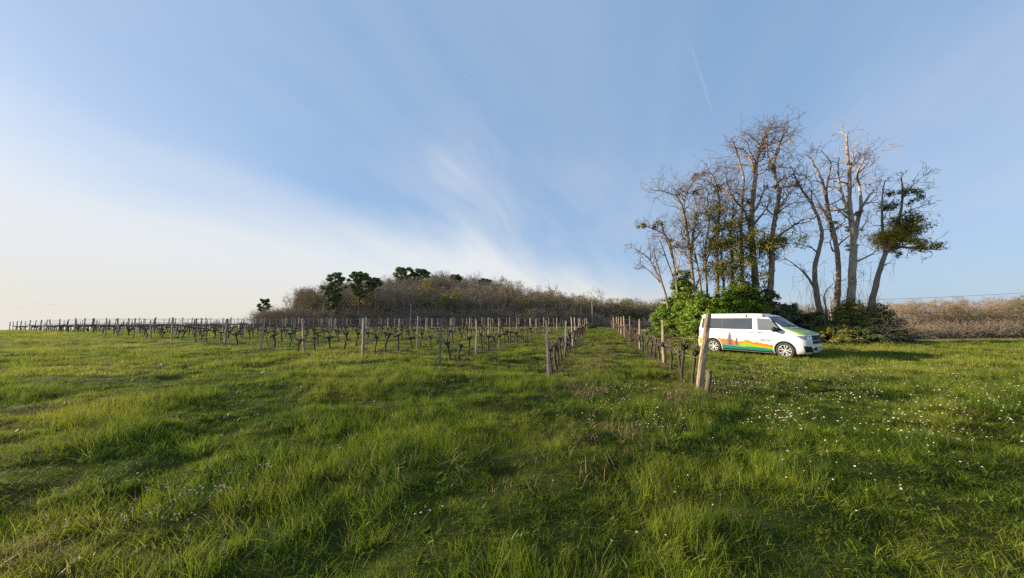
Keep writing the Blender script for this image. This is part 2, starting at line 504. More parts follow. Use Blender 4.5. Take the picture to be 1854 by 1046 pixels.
def text_mesh(txt, width, height, fn, mat, name):
    cu = bpy.data.curves.new('lettering', 'FONT'); cu.body = txt; cu.size = 1.0; cu.resolution_u = 3
    o = bpy.data.objects.new('lettering', cu); COL.objects.link(o)
    dg = bpy.context.evaluated_depsgraph_get(); me = bpy.data.meshes.new_from_object(o.evaluated_get(dg))
    bpy.data.objects.remove(o)
    co = np.array([v.co[:] for v in me.vertices]); mn, mxv = co.min(0), co.max(0)
    for v in me.vertices:
        v.co = fn((v.co.x - mn[0]) / (mxv[0] - mn[0]) * width, (v.co.y - mn[1]) / (mxv[1] - mn[1]) * height)
    me.name = name; me.materials.clear(); me.materials.append(mat); me.update(); return me


def build_van():
    white = pm('van_white_paint', (.80, .79, .755), (.78, .77, .73), 2, .28, coat=.6)
    wn = white.node_tree; wb = wn.nodes['Principled BSDF']; src = wb.inputs['Base Color'].links[0].from_socket
    wt = wn.nodes.new('ShaderNodeTexCoord'); ws = wn.nodes.new('ShaderNodeSeparateXYZ'); wn.links.new(wt.outputs['Object'], ws.inputs[0])
    mud = (Ex(wn, ws.outputs[2]) * -1.0 + noise_ex(wn, wt.outputs['Object'], 5, 5, .65) * .55).smooth(-.22, .12) * .55
    wn.links.new(mixc(wn, mud, src, (.40, .34, .25)), wb.inputs['Base Color'])
    dark = pm('van_black_plastic', (.018, .018, .020), (.025, .025, .025), 30, .65, spec=.25)
    glass = pm('van_tinted_glass', (.045, .056, .066), (.058, .068, .076), .8, .015, spec=1.0)
    glass2 = pm('van_door_glass', (.13, .15, .145), (.10, .12, .122), .9, .015, spec=1.0)
    orange = pm('livery_orange', (.66, .175, .012), (.60, .155, .010), 3, .3, coat=.4)
    lime = pm('livery_lime', (.27, .40, .008), (.24, .37, .010), 3, .3, coat=.4)
    teal = pm('livery_teal', (.018, .17, .12), (.022, .19, .14), 3, .3, coat=.4)
    firm = pm('livery_fir_grey', (.06, .048, .048), (.10, .08, .075), 14, .4)
    grey = pm('livery_lettering_grey', (.52, .52, .50), None, 9, .4)
    green = pm('livery_box_green', (.10, .16, .13), None, 9, .4)
    seam = pm('van_panel_gap', (.20, .20, .19), None, 9, .6)
    chrome = pm('van_chrome', (.62, .63, .65), None, 5, .22, metal=.9)
    alloy = pm('van_alloy', (.66, .65, .62), (.58, .57, .55), 9, .3, metal=.55)
    navy = pm('van_grille_black', (.008, .011, .018), None, 30, .6, spec=.15)
    rubber = pm('van_tyre_rubber', (.028, .026, .025), (.05, .045, .04), 12, .85)
    red = pm('van_tail_light', (.35, .015, .012), (.25, .01, .01), 8, .15, coat=.5)
    lamp = pm('van_headlight_glass', (.42, .44, .47), (.16, .17, .19), 7, .08, spec=.9)
    lampw = pm('van_headlight_reflector', (.85, .86, .88), None, 9, .1, metal=.6)
    plate = pm('van_number_plate', (.55, .56, .57), (.48, .49, .5), 14, .4)
    # bonnet wrap: lime wedge on the near wing, sage over the rest (printed film)
    bw, nt, b = new_mat('livery_bonnet_wrap')
    tc = nt.nodes.new('ShaderNodeTexCoord'); sp = nt.nodes.new('ShaderNodeSeparateXYZ'); nt.links.new(tc.outputs['Object'], sp.inputs[0])
    X, Y = Ex(nt, sp.outputs[0]), Ex(nt, sp.outputs[1])
    edge = (Y + (X - 1.9) * .35 + 0.10).smooth(-.03, .03)
    c = mixc(nt, edge, (.26, .44, .012), (.16, .26, .15))
    c = mixc(nt, (Y - (X - 1.9) * .5 - .35).smooth(-.02, .02), c, (.36, .40, .35))
    nt.links.new(c, b.inputs['Base Color']); b.inputs['Roughness'].default_value = .3; b.inputs['Coat Weight'].default_value = .5

    root = bpy.data.objects.new('camper_van', None); COL.objects.link(root)
    root.location = (VAN_C.x, VAN_C.y, gzf(VAN_C.x, VAN_C.y) - .02)
    root.rotation_euler = (0, 0, math.atan2(VAN_FWD.y, VAN_FWD.x)); root.scale = (1, 1, 1.02)
    tag(root, 'white camper van with orange, lime and teal landscape livery and fir trees', 'van')
    P = lambda nm, mb, mat, smooth=True, par=root: link(nm, mb.mesh(nm, mat, smooth), par)

    # body shell: stacked plan outlines
    mb = MB(); rings = []
    zs = sorted(set(VZ + list(np.linspace(.22, 1.85, 64))))
    for z in zs:
        w, d, xf, xr = v_w(z), v_d(z), v_xf(z), v_xr(z); ring = []
        for t in np.linspace(-90, 90, 29):
            p = front_p(rad(t), z); ring.append((p.x, p.y, z))
        for s in np.linspace(0, 1, 16)[1:-1]: ring.append(((xf - d) * (1 - s) + (xr + .20) * s, w, z))
        for t in np.linspace(90, -90, 15):
            sn, cs = math.sin(rad(t)), math.cos(rad(t))
            ring.append((xr + .20 - .20 * max(cs, 0) ** (2 / 3.2), w * math.copysign(abs(sn) ** (2 / 3.2), sn), z))
        for s in np.linspace(0, 1, 16)[1:-1]: ring.append(((xr + .20) * (1 - s) + (xf - d) * s, -w, z))
        rings.append(ring)
    n = len(rings[0]); V = [p for r in rings for p in r]; F = []
    for i in range(len(rings) - 1):
        for j in range(n): F.append((i * n + j, i * n + (j + 1) % n, (i + 1) * n + (j + 1) % n, (i + 1) * n + j))
    F.append(tuple(range(n))[::-1]); F.append(tuple((len(rings) - 1) * n + j for j in range(n)))
    mb.add(V, F); bme = mb.mesh('body', [white, dark]); body = bpy.data.objects.new('body', bme); COL.objects.link(body)
    cut = MB()
    for ax in (1.5, -1.5):
        for sd in (-1, 1):
            cut.tube([(ax, sd * .58, .36), (ax, sd * 1.2, .36)], .405, 40, 1)
    cme = cut.mesh('cut', [white, dark], False); cob = bpy.data.objects.new('cut', cme); COL.objects.link(cob)
    md = body.modifiers.new('arches', 'BOOLEAN'); md.operation = 'DIFFERENCE'; md.object = cob; md.solver = 'EXACT'
    dg = bpy.context.evaluated_depsgraph_get(); me2 = bpy.data.meshes.new_from_object(body.evaluated_get(dg))
    body.modifiers.clear(); body.data = me2; me2.name = 'body'
    bpy.data.objects.remove(cob); body.parent = root
    me2.polygons.foreach_set('use_smooth', [True] * len(me2.polygons))
    try: me2.set_sharp_from_angle(angle=rad(32))
    except Exception: pass
    # raised pop-top shell
    mb = MB(); rr = []
    for (z, k) in ((1.905, 1.0), (1.935, .99), (1.955, .95), (1.967, .86), (1.972, .6)):
        rr.append([(-.78 + (1.42 * k) * math.copysign(abs(math.cos(a)) ** .35, math.cos(a)), .66 * k * math.copysign(abs(math.sin(a)) ** .4, math.sin(a)), z) for a in np.linspace(0, 2 * math.pi, 48, endpoint=False)])
    V = [p for r in rr for p in r]; F = []
    for i in range(4):
        for j in range(48): F.append((i * 48 + j, i * 48 + (j + 1) % 48, (i + 1) * 48 + (j + 1) % 48, (i + 1) * 48 + j))
    F.append(tuple(4 * 48 + j for j in range(48))); mb.add(V, F)
    P('pop_top_roof', mb, white)
    # awning along the near roof edge
    mb = MB(); sec = [(-.845, 1.80), (-.865, 1.845), (-.855, 1.895), (-.80, 1.915), (-.765, 1.88), (-.765, 1.81)]
    V = [(x, y, z) for x in (-2.02, .70) for (y, z) in sec]
    mb.add(V, [(i, (i + 1) % 6, 6 + (i + 1) % 6, 6 + i) for i in range(6)] + [(5, 4, 3, 2, 1, 0), (6, 7, 8, 9, 10, 11)])
    aw = P('awning', mb, white, False)
    for x in (-2.05, .05, .715):
        mb = MB(); mb.box((x, -.812, 1.858), (.05, .112, .128)); P('awning_bracket', mb, dark if x > 0 and x < .5 else seam, False, aw)
    mb = MB(); side_band(-2.0, .72, lambda x: 1.785, lambda x: 1.80, .004, mb=mb); P('awning_shadow_gap', mb, dark)  # dark strip below the awning: its shadow gap put in as colour

    for sd in (-1, 1):
        W = lambda c, m, nm='window', o=.004: P(nm, side_patch(c, o, sd), m)
        W([(-2.10, 1.22), (-1.061, 1.22), (-1.061, 1.745), (-2.03, 1.745)], glass)
        W([(-1.053, 1.22), (.30, 1.22), (.27, 1.75), (-1.053, 1.745)], glass)
        W([(.50, 1.20), (1.36, 1.20), (1.0, 1.70), (.47, 1.75)], glass2, 'window', .009)
        W([(1.362, 1.20), (1.46, 1.20), (1.06, 1.69), (1.002, 1.70)], dark, 'window_frame', .010)
        for c in ([(-1.07, .26), (-1.057, .26), (-1.057, 1.78), (-1.07, 1.78)], [(.385, .26), (.398, .26), (.385, 1.78), (.372, 1.78)], [(1.44, .80), (1.452, .80), (1.452, 1.17), (1.44, 1.17)], [(-2.18, 1.03), (-1.07, 1.03), (-1.07, 1.055), (-2.18, 1.055)]):
            P('panel_gap', side_patch(c, .003, sd), seam)
        P('shoulder_crease_shade', side_band(-1.05, 1.45, lambda x: 1.035, lambda x: 1.043, .003, sd), seam)  # flat grey strip: shade line of the body crease put in as colour
        for x in (.14, .50):
            mb = MB(); mb.box((x + .08, sd * (side_y(x, 1.10) + .016), 1.10), (.20, .025, .030)); P('door_handle', mb, dark, False)
        P('side_sill', side_band(-1.06, 1.08, lambda x: .215, lambda x: .27, .006, sd), dark)
        # wheel-arch lips
        for ax in (1.5, -1.5):
            mb = MB(); V = []
            for a in np.linspace(-8, 188, 40):
                for r in (.40, .425):
                    x, z = ax + r * math.cos(rad(a)), .36 + r * math.sin(rad(a)); V.append((x, sd * (side_y(x, max(z, .22)) + .005), z))
            mb.add(V, grid_faces(40, 2, sd < 0)); P('wheel_arch_trim', mb, white)
        # livery
        ot = tbl([-2.4, -2.0, -1.6, -1.1, -.9, -.6, -.35, -.12, -.08, .0, .14, .20, .32, .5, .62, .8, 1.07], [.70, .73, .78, .745, .74, .72, .64, .66, .70, .73, .73, .66, .645, .66, .62, .60, .56])
        lt = tbl([-2.4, -2.1, -1.9, -1.6, -1.1, -.7, -.45, -.2, .0, .2, .5, .8, 1.07], [.66, .68, .64, .5, .50, .47, .46, .57, .62, .57, .50, .46, .42])
        tt = tbl([-2.4, -1.4, -1.1, -.8, -.4, 0, .4, .75, 1.07], [.42, .48, .53, .475, .45, .425, .42, .40, .35])
        hole = lambda f: (lambda x: max(f(x), .36 + math.sqrt(max(0, .43 ** 2 - (x + 1.5) ** 2))) if abs(x + 1.5) < .43 else f(x))
        jag = lambda f, s: (lambda x: f(x) + .012 * math.sin(x * 31 + s) + .008 * math.sin(x * 83 + s))
        P('livery_orange_band', side_band(-2.22, 1.07, hole(lt), hole(jag(ot, 1)), .004, sd, 150), orange)
        P('livery_lime_band', side_band(-2.22, 1.07, hole(tt), hole(lambda x: max(lt(x), tt(x))), .005, sd, 150), lime)
        P('livery_teal_band', side_band(-1.07, 1.07, lambda x: .272, tt, .006, sd, 60), teal)
        P('livery_white_line', side_band(-1.05, .0, lambda x: tt(x) - .035, lambda x: tt(x) - .022, .0075, sd, 40, 2), grey)
        for (x0, zb, zt, hw) in ((-.70, .44, 1.10, .235), (-.40, .44, .82, .15)):
            mb = MB(); nT = 13 if hw > .2 else 9
            for k in range(nT):
                f0, f1 = k / nT, (k + 2.1) / nT
                za, zc_ = zb + (zt - zb) * f0, min(zb + (zt - zb) * f1, zt)
                wd = hw * (1 - f0) ** .85 * (1 if k % 2 == 0 else .86) + .012
                for sg in (-1, 1):
                    pts = [(x0, zc_), (x0 + sg * wd, za - .012), (x0 + sg * wd * .45, za + .03), (x0, za + .015)]
                    V = [(x, sd * (side_y(x, z) + .0085 + .0004 * k), z) for x, z in pts]
                    mb.add(V, [(0, 1, 2), (0, 2, 3)])
            P('livery_fir_tree', mb, firm, False)
        if sd < 0: tf = lambda x0, z0, o: (lambda u, v: Vector((x0 + u, -(side_y(x0 + u, z0 + v) + o), z0 + v)))
        else: tf = lambda x0, z0, o: (lambda u, v: Vector((x0 - u, (side_y(x0 - u, z0 + v) + o), z0 + v)))
        L, R = (.44, -2.02) if sd < 0 else (1.16, -1.14)
        link('lettering', text_mesh('BIVOUACS', .66, .085, tf(L, .835, .006), grey, 'lettering'), root)
        link('lettering', text_mesh('AUTO.BIVOUAC', .86, .075, tf(R, .86, .006), grey, 'lettering'), root)
        bx = .60
        box = P('lettering_box', side_patch([(bx, .70), (bx + .37, .70), (bx + .37, .80), (bx, .80)], .006, sd), green)
        link('lettering', text_mesh('BUSINESS', .30, .05, tf(bx + .035 if sd < 0 else bx + .335, .725, .009), white, 'lettering'), box)
        # door mirror
        mb = MB(); c = np.array((1.20, sd * 1.10, 1.25))
        V = []; nu = 14
        for i, t in enumerate(np.linspace(-1, 1, 9)):
            k = math.sqrt(max(.0, 1 - t * t)) ** .6
            for a in np.linspace(0, 2 * math.pi, nu, endpoint=False):
                V.append(c + (.09 * k * math.cos(a) + .06 * (1 - k), sd * .16 * t, .115 * k * math.sin(a)))
        mb.add(V, [(i * nu + j, i * nu + (j + 1) % nu, (i + 1) * nu + (j + 1) % nu, (i + 1) * nu + j) for i in range(8) for j in range(nu)])
        mb.tube([(1.30, sd * .86, 1.16), (1.22, sd * 1.02, 1.17)], .035, 6)
        P('door_mirror', mb, dark)
        # tail light
        mb = MB(); V = []
        for i in range(6):
            for z in np.linspace(.80, 1.14, 5):
                xx = v_xr(z) + .15 * (i / 5) ** 2 + .002; V.append((xx, sd * (side_y(xx, z) + .006), z))
        mb.add(V, grid_faces(6, 5, sd > 0)); P('tail_light', mb, red)
        # headlight, lower intake
        g = lambda c: [(sd * a, z) for a, z in c] if sd > 0 else [(sd * a, z) for a, z in (c[1], c[0], c[3], c[2])]
        hl = P('headlight', front_patch(g([(24, .83), (60, .845), (84, 1.01), (24, .985)]), .005), lamp)
        for a0, a1 in ((30, 36), (40, 46)):
            P('reflector', front_patch(g([(a0, .85), (a1, .855), (a1, .96), (a0, .955)]), .008, 5, 4), lampw, True, hl)
        P('bumper_intake', front_patch(g([(22, .33), (56, .32), (62, .58), (32, .56)]), .006), dark)
        # wheels
        for ax in (1.5, -1.5):
            wh = bpy.data.objects.new('wheel', None); COL.objects.link(wh); wh.parent = root; wh.location = (ax, sd * .82, .345)
            mb = MB(); pr = [(.225, -.10), (.30, -.115), (.335, -.10), (.347, -.06), (.347, .06), (.335, .10), (.30, .115), (.225, .10)]; ns = 40
            V = [(r * math.cos(a), q, r * math.sin(a)) for a in np.linspace(0, 2 * math.pi, ns, endpoint=False) for r, q in pr]
            mb.add(V, [(i * 8 + j, i * 8 + j + 1, ((i + 1) % ns) * 8 + j + 1, ((i + 1) % ns) * 8 + j) for i in range(ns) for j in range(7)])
            P('tyre', mb, rubber, True, wh)
            mb = MB(); mb.tube([(0, sd * .02, 0), (0, sd * .05, 0)], .222, 32); P('brake_backing', mb, dark, False, wh)
            mb = MB()
            pr = [(.212, .06), (.240, .112), (.228, .118), (.205, .075)]
            V = [(r * math.cos(a), sd * q, r * math.sin(a)) for a in np.linspace(0, 2 * math.pi, ns, endpoint=False) for r, q in pr]
            mb.add(V, [(i * 4 + j, i * 4 + (j + 1) % 4, ((i + 1) % ns) * 4 + (j + 1) % 4, ((i + 1) % ns) * 4 + j) for i in range(ns) for j in range(4)])
            mb.tube([(0, sd * .06, 0), (0, sd * .105, 0)], [.058, .045], 16)
            for k in range(5):
                for q in (-1, 1):
                    a = rad(72 * k + 15 * q + (10 if ax > 0 else 30)); a2 = rad(72 * k + 5 * q + (10 if ax > 0 else 30))
                    p0 = np.array((.04 * math.cos(a2), sd * .095, .04 * math.sin(a2))); p1 = np.array((.225 * math.cos(a), sd * .10, .225 * math.sin(a)))
                    dr = (p1 - p0) / np.linalg.norm(p1 - p0); nr = np.cross(dr, (0, 1, 0)); 
                    V = [p0 - nr * .013, p0 + nr * .013, p1 + nr * .021, p1 - nr * .021]; V = V + [v - np.array((0, sd * .03, 0)) for v in V]
                    mb.add(V, [(0, 1, 2, 3), (4, 7, 6, 5), (0, 3, 7, 4), (1, 5, 6, 2), (2, 6, 7, 3)])
            P('rim', mb, alloy, False, wh)
    # front
    P('windscreen', front_patch([(-64, 1.345), (64, 1.345), (60, 1.815), (-60, 1.815)], .005, 22, 8), glass)
    for y0, y1 in ((-.62, -.05), (.05, .66)):
        mb = MB(); a = front_p(math.asin(max(-1, min(1, y0 / .95))) , 1.37, .03); b_ = front_p(math.asin(y1 / .95), 1.41, .03); mb.tube([a, b_], .010, 4); P('wiper', mb, dark)
    P('bonnet', front_patch([(-72, 1.055), (72, 1.055), (74, 1.315), (-74, 1.315)], .007, 34, 12), bw)
    P('grille', front_patch([(-24, .665), (24, .665), (27, 1.025), (-27, 1.025)], .005, 18, 6), navy)
    for z0, z1, a in ((.80, .818, 25), (.672, .684, 23)): P('grille_trim', front_patch([(-a, z0), (a, z0), (a, z1), (-a, z1)], .010, 14, 2), chrome)
    P('bumper_centre_intake', front_patch([(-23, .40), (23, .40), (23, .52), (-23, .52)], .005, 16, 4), dark)
    P('bumper_lower_lip', front_patch([(-30, .24), (30, .24), (28, .30), (-28, .30)], .007, 16, 3), chrome)
    mb = MB(); mb.box((2.416, 0, .445), (.018, .52, .11)); P('number_plate', mb, plate, False)
    em = MB(); V = []
    for a in np.linspace(0, 2 * math.pi, 32, endpoint=False):
        for r in (.068, .082): V.append((2.405, r * math.cos(a), .85 + r * math.sin(a)))
    em.add(V, [(2 * i, 2 * i + 1, (2 * i + 3) % 64, (2 * i + 2) % 64) for i in range(32)])
    def stroke(p, q, w=.011):
        d = Vector((q[0] - p[0], q[1] - p[1])).normalized(); n_ = Vector((-d.y, d.x)) * w / 2
        em.add([(2.406, a[0] + s * n_.x, .85 + a[1] + s * n_.y) for a, s in ((p, -1), (q, -1), (q, 1), (p, 1))], [(0, 1, 2, 3)])
    for s in (-1, 1):
        stroke((s * .030, .062), (0, .006)); stroke((s * .058, .042), (s * .030, -.058)); stroke((s * .030, -.058), (0, .0))
    P('emblem', em, chrome, False)
    # rear: lime film on the tailgate edge, window, bumper, tow bar
    mb = MB(); V = []
    for i in range(8):
        for z in np.linspace(1.18, 1.72, 8):
            y = -.86 + .10 * i; y = max(min(y, v_w(z) * .985), -v_w(z) * .985); u = abs(y) / v_w(z)
            V.append((v_xr(z) + .20 - .20 * max(0, 1 - u ** 3.2) ** (1 / 3.2) - .005, y, z))
    mb.add(V, grid_faces(8, 8, True)); P('tailgate_film', mb, lime)
    mb = MB(); mb.box((-2.355, 0, .42), (.07, 1.62, .16)); P('rear_bumper', mb, dark, False)
    mb = MB(); mb.tube([(-2.30, -.30, .36), (-2.52, -.30, .38), (-2.56, -.30, .46)], .028, 8); mb.tube([(-2.30, .30, .36), (-2.52, .30, .38)], .028, 8); mb.tube([(-2.52, -.5, .38), (-2.52, .5, .38)], .022, 8); P('carrier_bar', mb, dark)
    return root


build_van()


# ------------------------------------------------------------------ vineyard
RNG = np.random.default_rng(7); random.seed(7)
ROW_AZ = math.atan((1079 - CX) / F_PX / math.cos(PITCH))
RD = Vector((math.sin(ROW_AZ), math.cos(ROW_AZ), 0)); ROW_ROT = math.atan2(RD.y, RD.x)
ORD = ['', 'first', 'second', 'third', 'fourth', 'fifth', 'sixth', 'seventh', 'eighth', 'ninth', 'tenth', 'eleventh', 'twelfth', 'thirteenth', 'fourteenth', 'fifteenth', 'sixteenth', 'seventeenth', 'eighteenth', 'nineteenth', 'twentieth', 'twenty-first', 'twenty-second', 'twenty-third', 'twenty-fourth', 'twenty-fifth', 'twenty-sixth', 'twenty-seventh', 'twenty-eighth']


def ordw(n):
    if n < 21: return ORD[n]
    t = {2: 'twent', 3: 'thirt', 4: 'fort', 5: 'fift'}[n // 10]
    return t + 'ieth' if n % 10 == 0 else t + 'y-' + ORD[n % 10]


def row_start(k):
    if k == 0: return Vector((4.42, 7.89, 0))
    return Vector((1.06 - 3.6 * (k - 1), 9.74 + 1.97 * (k - 1), 0))


def row_len(k): return 50 if k == 0 else max(26, 49 - 1.3 * (k - 1))


def post_mesh(name, h, r, mat, rng, square=False, lean=0.0):
    mb = MB(); n = 7; sides = 5 if not square else 4
    pts = [Vector((lean * (i / (n - 1)) + rng.normal(0, .006), rng.normal(0, .006), -.25 + (h + .25) * i / (n - 1))) for i in range(n)]
    rr = [r * (1.0 + .12 * rng.normal()) * (1.08 - .2 * i / (n - 1)) for i in range(n)]
    mb.tube(pts, rr, sides if square else 6, 0, True, .28, rng)
    # ragged top
    return mb.mesh(name, mat, False)


stake_meshes = [post_mesh('trellis_stake', 1.62 + .12 * RNG.random(), .041 + .013 * RNG.random(), M['post'] if i % 3 else M['post_dark'], RNG, i % 2 == 0, RNG.normal(0, .05)) for i in range(10)]
tan_stakes = [post_mesh('trellis_stake', 1.66 + .08 * RNG.random(), .052 + .008 * RNG.random(), M['post_tan'], RNG, i % 2 == 0, RNG.normal(0, .03)) for i in range(4)]
end_meshes = [post_mesh('trellis_end_post', 1.60 + .10 * RNG.random(), .050 + .014 * RNG.random(), M['post_dark'] if i % 2 == 0 else M['post'], RNG, i % 2 == 0, RNG.normal(0, .08)) for i in range(7)]


def vine_parts(rng):
    """trunk, two arms, canes in row-aligned local space"""
    H = .54 + .14 * rng.random(); lx, ly = rng.normal(0, .09), rng.normal(0, .04)
    n = 9; pts = []; bend = rng.normal(0, .06); ph = rng.random() * 6
    for i in range(n):
        t = i / (n - 1)
        pts.append((lx * t + bend * math.sin(t * 3.1) + rng.normal(0, .008), ly * t + .025 * math.sin(t * 5 + ph), -.12 + (H + .12) * t))
    rr = [(.033 - .008 * i / n) * (1 + .22 * rng.normal()) for i in range(n)]; rr[-2] *= 1.5; rr[-1] *= 1.7
    T = MB(); T.tube(pts, np.maximum(rr, .018), 7, 0, True, .35, rng)
    top = np.array(pts[-1])
    for k in range(4):
        d = rng.normal(0, 1, 3); d[2] = abs(d[2]); d /= np.linalg.norm(d)
        T.tube([top - d * .02, top + d * .06, top + d * .11], [.045, .036, .016], 5, 0, True, .3, rng)
    arms = []
    for s in (-1, 1):
        L = .16 + .24 * rng.random(); A = MB(); ap = [top]; h = 0
        for i in range(1, 6):
            t = i / 5; h += rng.normal(.012, .02); ap.append(top + np.array((s * L * t, rng.normal(0, .015), h)))
        A.tube(ap, np.linspace(.034, .020, 6) * (1 + .2 * rng.normal(size=6)), 6, 0, True, .35, rng)
        for q in ap[2:]:
            d = np.array((rng.normal(0, .4), rng.normal(0, .4), 1.0)); d /= np.linalg.norm(d)
            A.tube([q, q + d * (.04 + .07 * rng.random())], [.014, .009], 5, 0, True, .2, rng)
        arms.append(A)
    C = MB()
    for k in range(3):
        s = rng.choice((-1, 1)); L = .25 + .55 * rng.random(); q = top + np.array((s * .12 * rng.random(), 0, .02)); cp = [q]; u = rng.normal(0, .1)
        rise = .05 + .16 * rng.random()
        for i in range(1, 6):
            t = i / 5; cp.append(q + np.array((s * L * t, u * t + rng.normal(0, .012), rise * math.sin(t * 2.4) + rng.normal(0, .01))))
        C.tube(cp, np.linspace(.007, .0035, 6), 4)
    return T, arms, C


VINES = []
for i in range(9):
    T, A, C_ = vine_parts(RNG)
    whole = MB()
    for q in (T, A[0], A[1]):
        off = whole.n; whole.v += q.v; whole.f += [tuple(j + off for j in f) for f in q.f]; whole.m += [0] * len(q.f); whole.n += q.n
    off = whole.n; whole.v += C_.v; whole.f += [tuple(j + off for j in f) for f in C_.f]; whole.m += [1] * len(C_.f); whole.n += C_.n
    VINES.append((T.mesh('vine_trunk', M['vine']), [a.mesh('vine_arm', M['vine']) for a in A], C_.mesh('vine_canes', M['cane']), whole.mesh('vine', [M['vine'], M['cane']])))

vine_list = []; NROWS = 28
for k in range(NROWS):
    s = row_start(k); L = row_len(k)
    rowword = 'in the trellis row next to the van' if k == 0 else 'in the %s trellis row left of the grassy aisle' % ORD[k]
    # posts
    if k == 0: dist = [4.75, 11.4, 16.6, 21, 25.5, 30, 35, 40, 45]
    elif k == 1: dist = [5.0, 10.5, 13.5, 17.5, 21.5, 26, 31, 36, 41, 46]
    else: dist = list(np.arange(3.6 + RNG.random(), L, 4.0))
    for j, d in enumerate(dist):
        d += 0 if k < 2 else RNG.normal(0, .3); p = s + RD * d + Vector((RNG.normal(0, .04), RNG.normal(0, .04), 0))
        sc = .94 + .1 * RNG.random()
        o = link('trellis_post', (tan_stakes[j % 4] if k == 0 else stake_meshes[RNG.integers(10)]), None, (p.x, p.y, gzf(p.x, p.y)), RNG.random() * 6.28, (1, 1, sc))
        o.rotation_euler.x = RNG.normal(0, .02); o.rotation_euler.y = RNG.normal(0, .02)
        tag(o, ('%s tan wooden stake behind the leaning end post in the row next to the van' % ORD[j + 1]) if k == 0 else '%s slim weathered stake behind the end post of the %s row left of the aisle' % (ORD[j + 1], ORD[k]), 'post', 'stakes of row %d' % (k + 1))
    # end post
    if k > 0:
        o = link('trellis_end_post', end_meshes[0 if k == 1 else (k * 3) % 7], None, (s.x, s.y, gzf(s.x, s.y)), RNG.random() * 6.28)
        o.rotation_euler.x = RNG.normal(0, .03); o.rotation_euler.y = RNG.normal(0, .03)
        tag(o, 'thick weathered end post of the %s trellis row left of the grassy aisle' % ORD[k], 'post')
    # wires
    for hz, r in ((.66, .0042), (1.12, .0036), (1.56, .0040)):
        mb = MB(); pts = []
        m = int(L / 2.8) + 1
        for i in range(m + 1):
            d = L * i / m; p = s + RD * d; sag = .03 * math.sin(i * 1.57) ** 2
            pts.append((p.x, p.y, gzf(p.x, p.y) + hz - sag + RNG.normal(0, .006)))
        mb.tube(pts, r, 3)
        o = link('trellis_wire', mb.mesh('trellis_wire', M['wire']))
        nm = {.66: 'low', 1.12: 'middle', 1.56: 'top'}[hz]
        tag(o, '%s galvanised wire %s' % (nm, rowword), 'wire', 'trellis wires')
    # vines
    vj = 0
    d = .55 if k == 0 else (-.35 if RNG.random() < .45 else .7)
    while d < L:
        p = s + RD * d
        if not (k > 1 and RNG.random() < .05): vj += 1; vine_list.append((k, p.x + RNG.normal(0, .03), p.y + RNG.normal(0, .03), vj))
        d += (.95 if k < 2 else .96) + RNG.normal(0, .09)

vine_list.sort(key=lambda q: math.hypot(q[1], q[2]))
near, far = vine_list[:300], vine_list[300:]
for i, (k, x, y, rw) in enumerate(near):
    V = VINES[RNG.integers(9)]; z = gzf(x, y); rz = ROW_ROT + (math.pi if RNG.random() < .5 else 0) + RNG.normal(0, .2); sc = (1.05 if k else 1.15) + .22 * RNG.random()
    if i < 130:
        o = bpy.data.objects.new('grapevine', None); COL.objects.link(o); o.location = (x, y, z); o.rotation_euler = (0, 0, rz); o.scale = (sc,) * 3
        link('trunk', V[0], o); link('arm', V[1][0], o); link('arm', V[1][1], o); link('canes', V[2], o)
    else:
        o = link('grapevine', V[3], None, (x, y, z), rz, sc)
    tag(o, ('%s gnarled bare grapevine from the leaning end post in the row next to the van' % ordw(rw)) if k == 0 else '%s gnarled bare grapevine from the end post of the %s row left of the aisle' % (ordw(rw), ORD[k]), 'grapevine', 'grapevines of row %d' % (k + 1))
P = np.array([(q[1], q[2], gzf(q[1], q[2])) for q in far]); n = len(P)
rot = np.zeros((n, 3)); rot[:, 2] = ROW_ROT + RNG.normal(0, .25, n) + np.where(RNG.random(n) < .5, math.pi, 0)
o = scatter('grapevines_beyond', [v[3] for v in VINES], P, rot, np.repeat((1.05 + .22 * RNG.random(n))[:, None], 3, 1), RNG.integers(0, 9, n))
tag(o, 'bare pruned grapevines in the far parts of the rows', 'grapevines', kind='stuff')

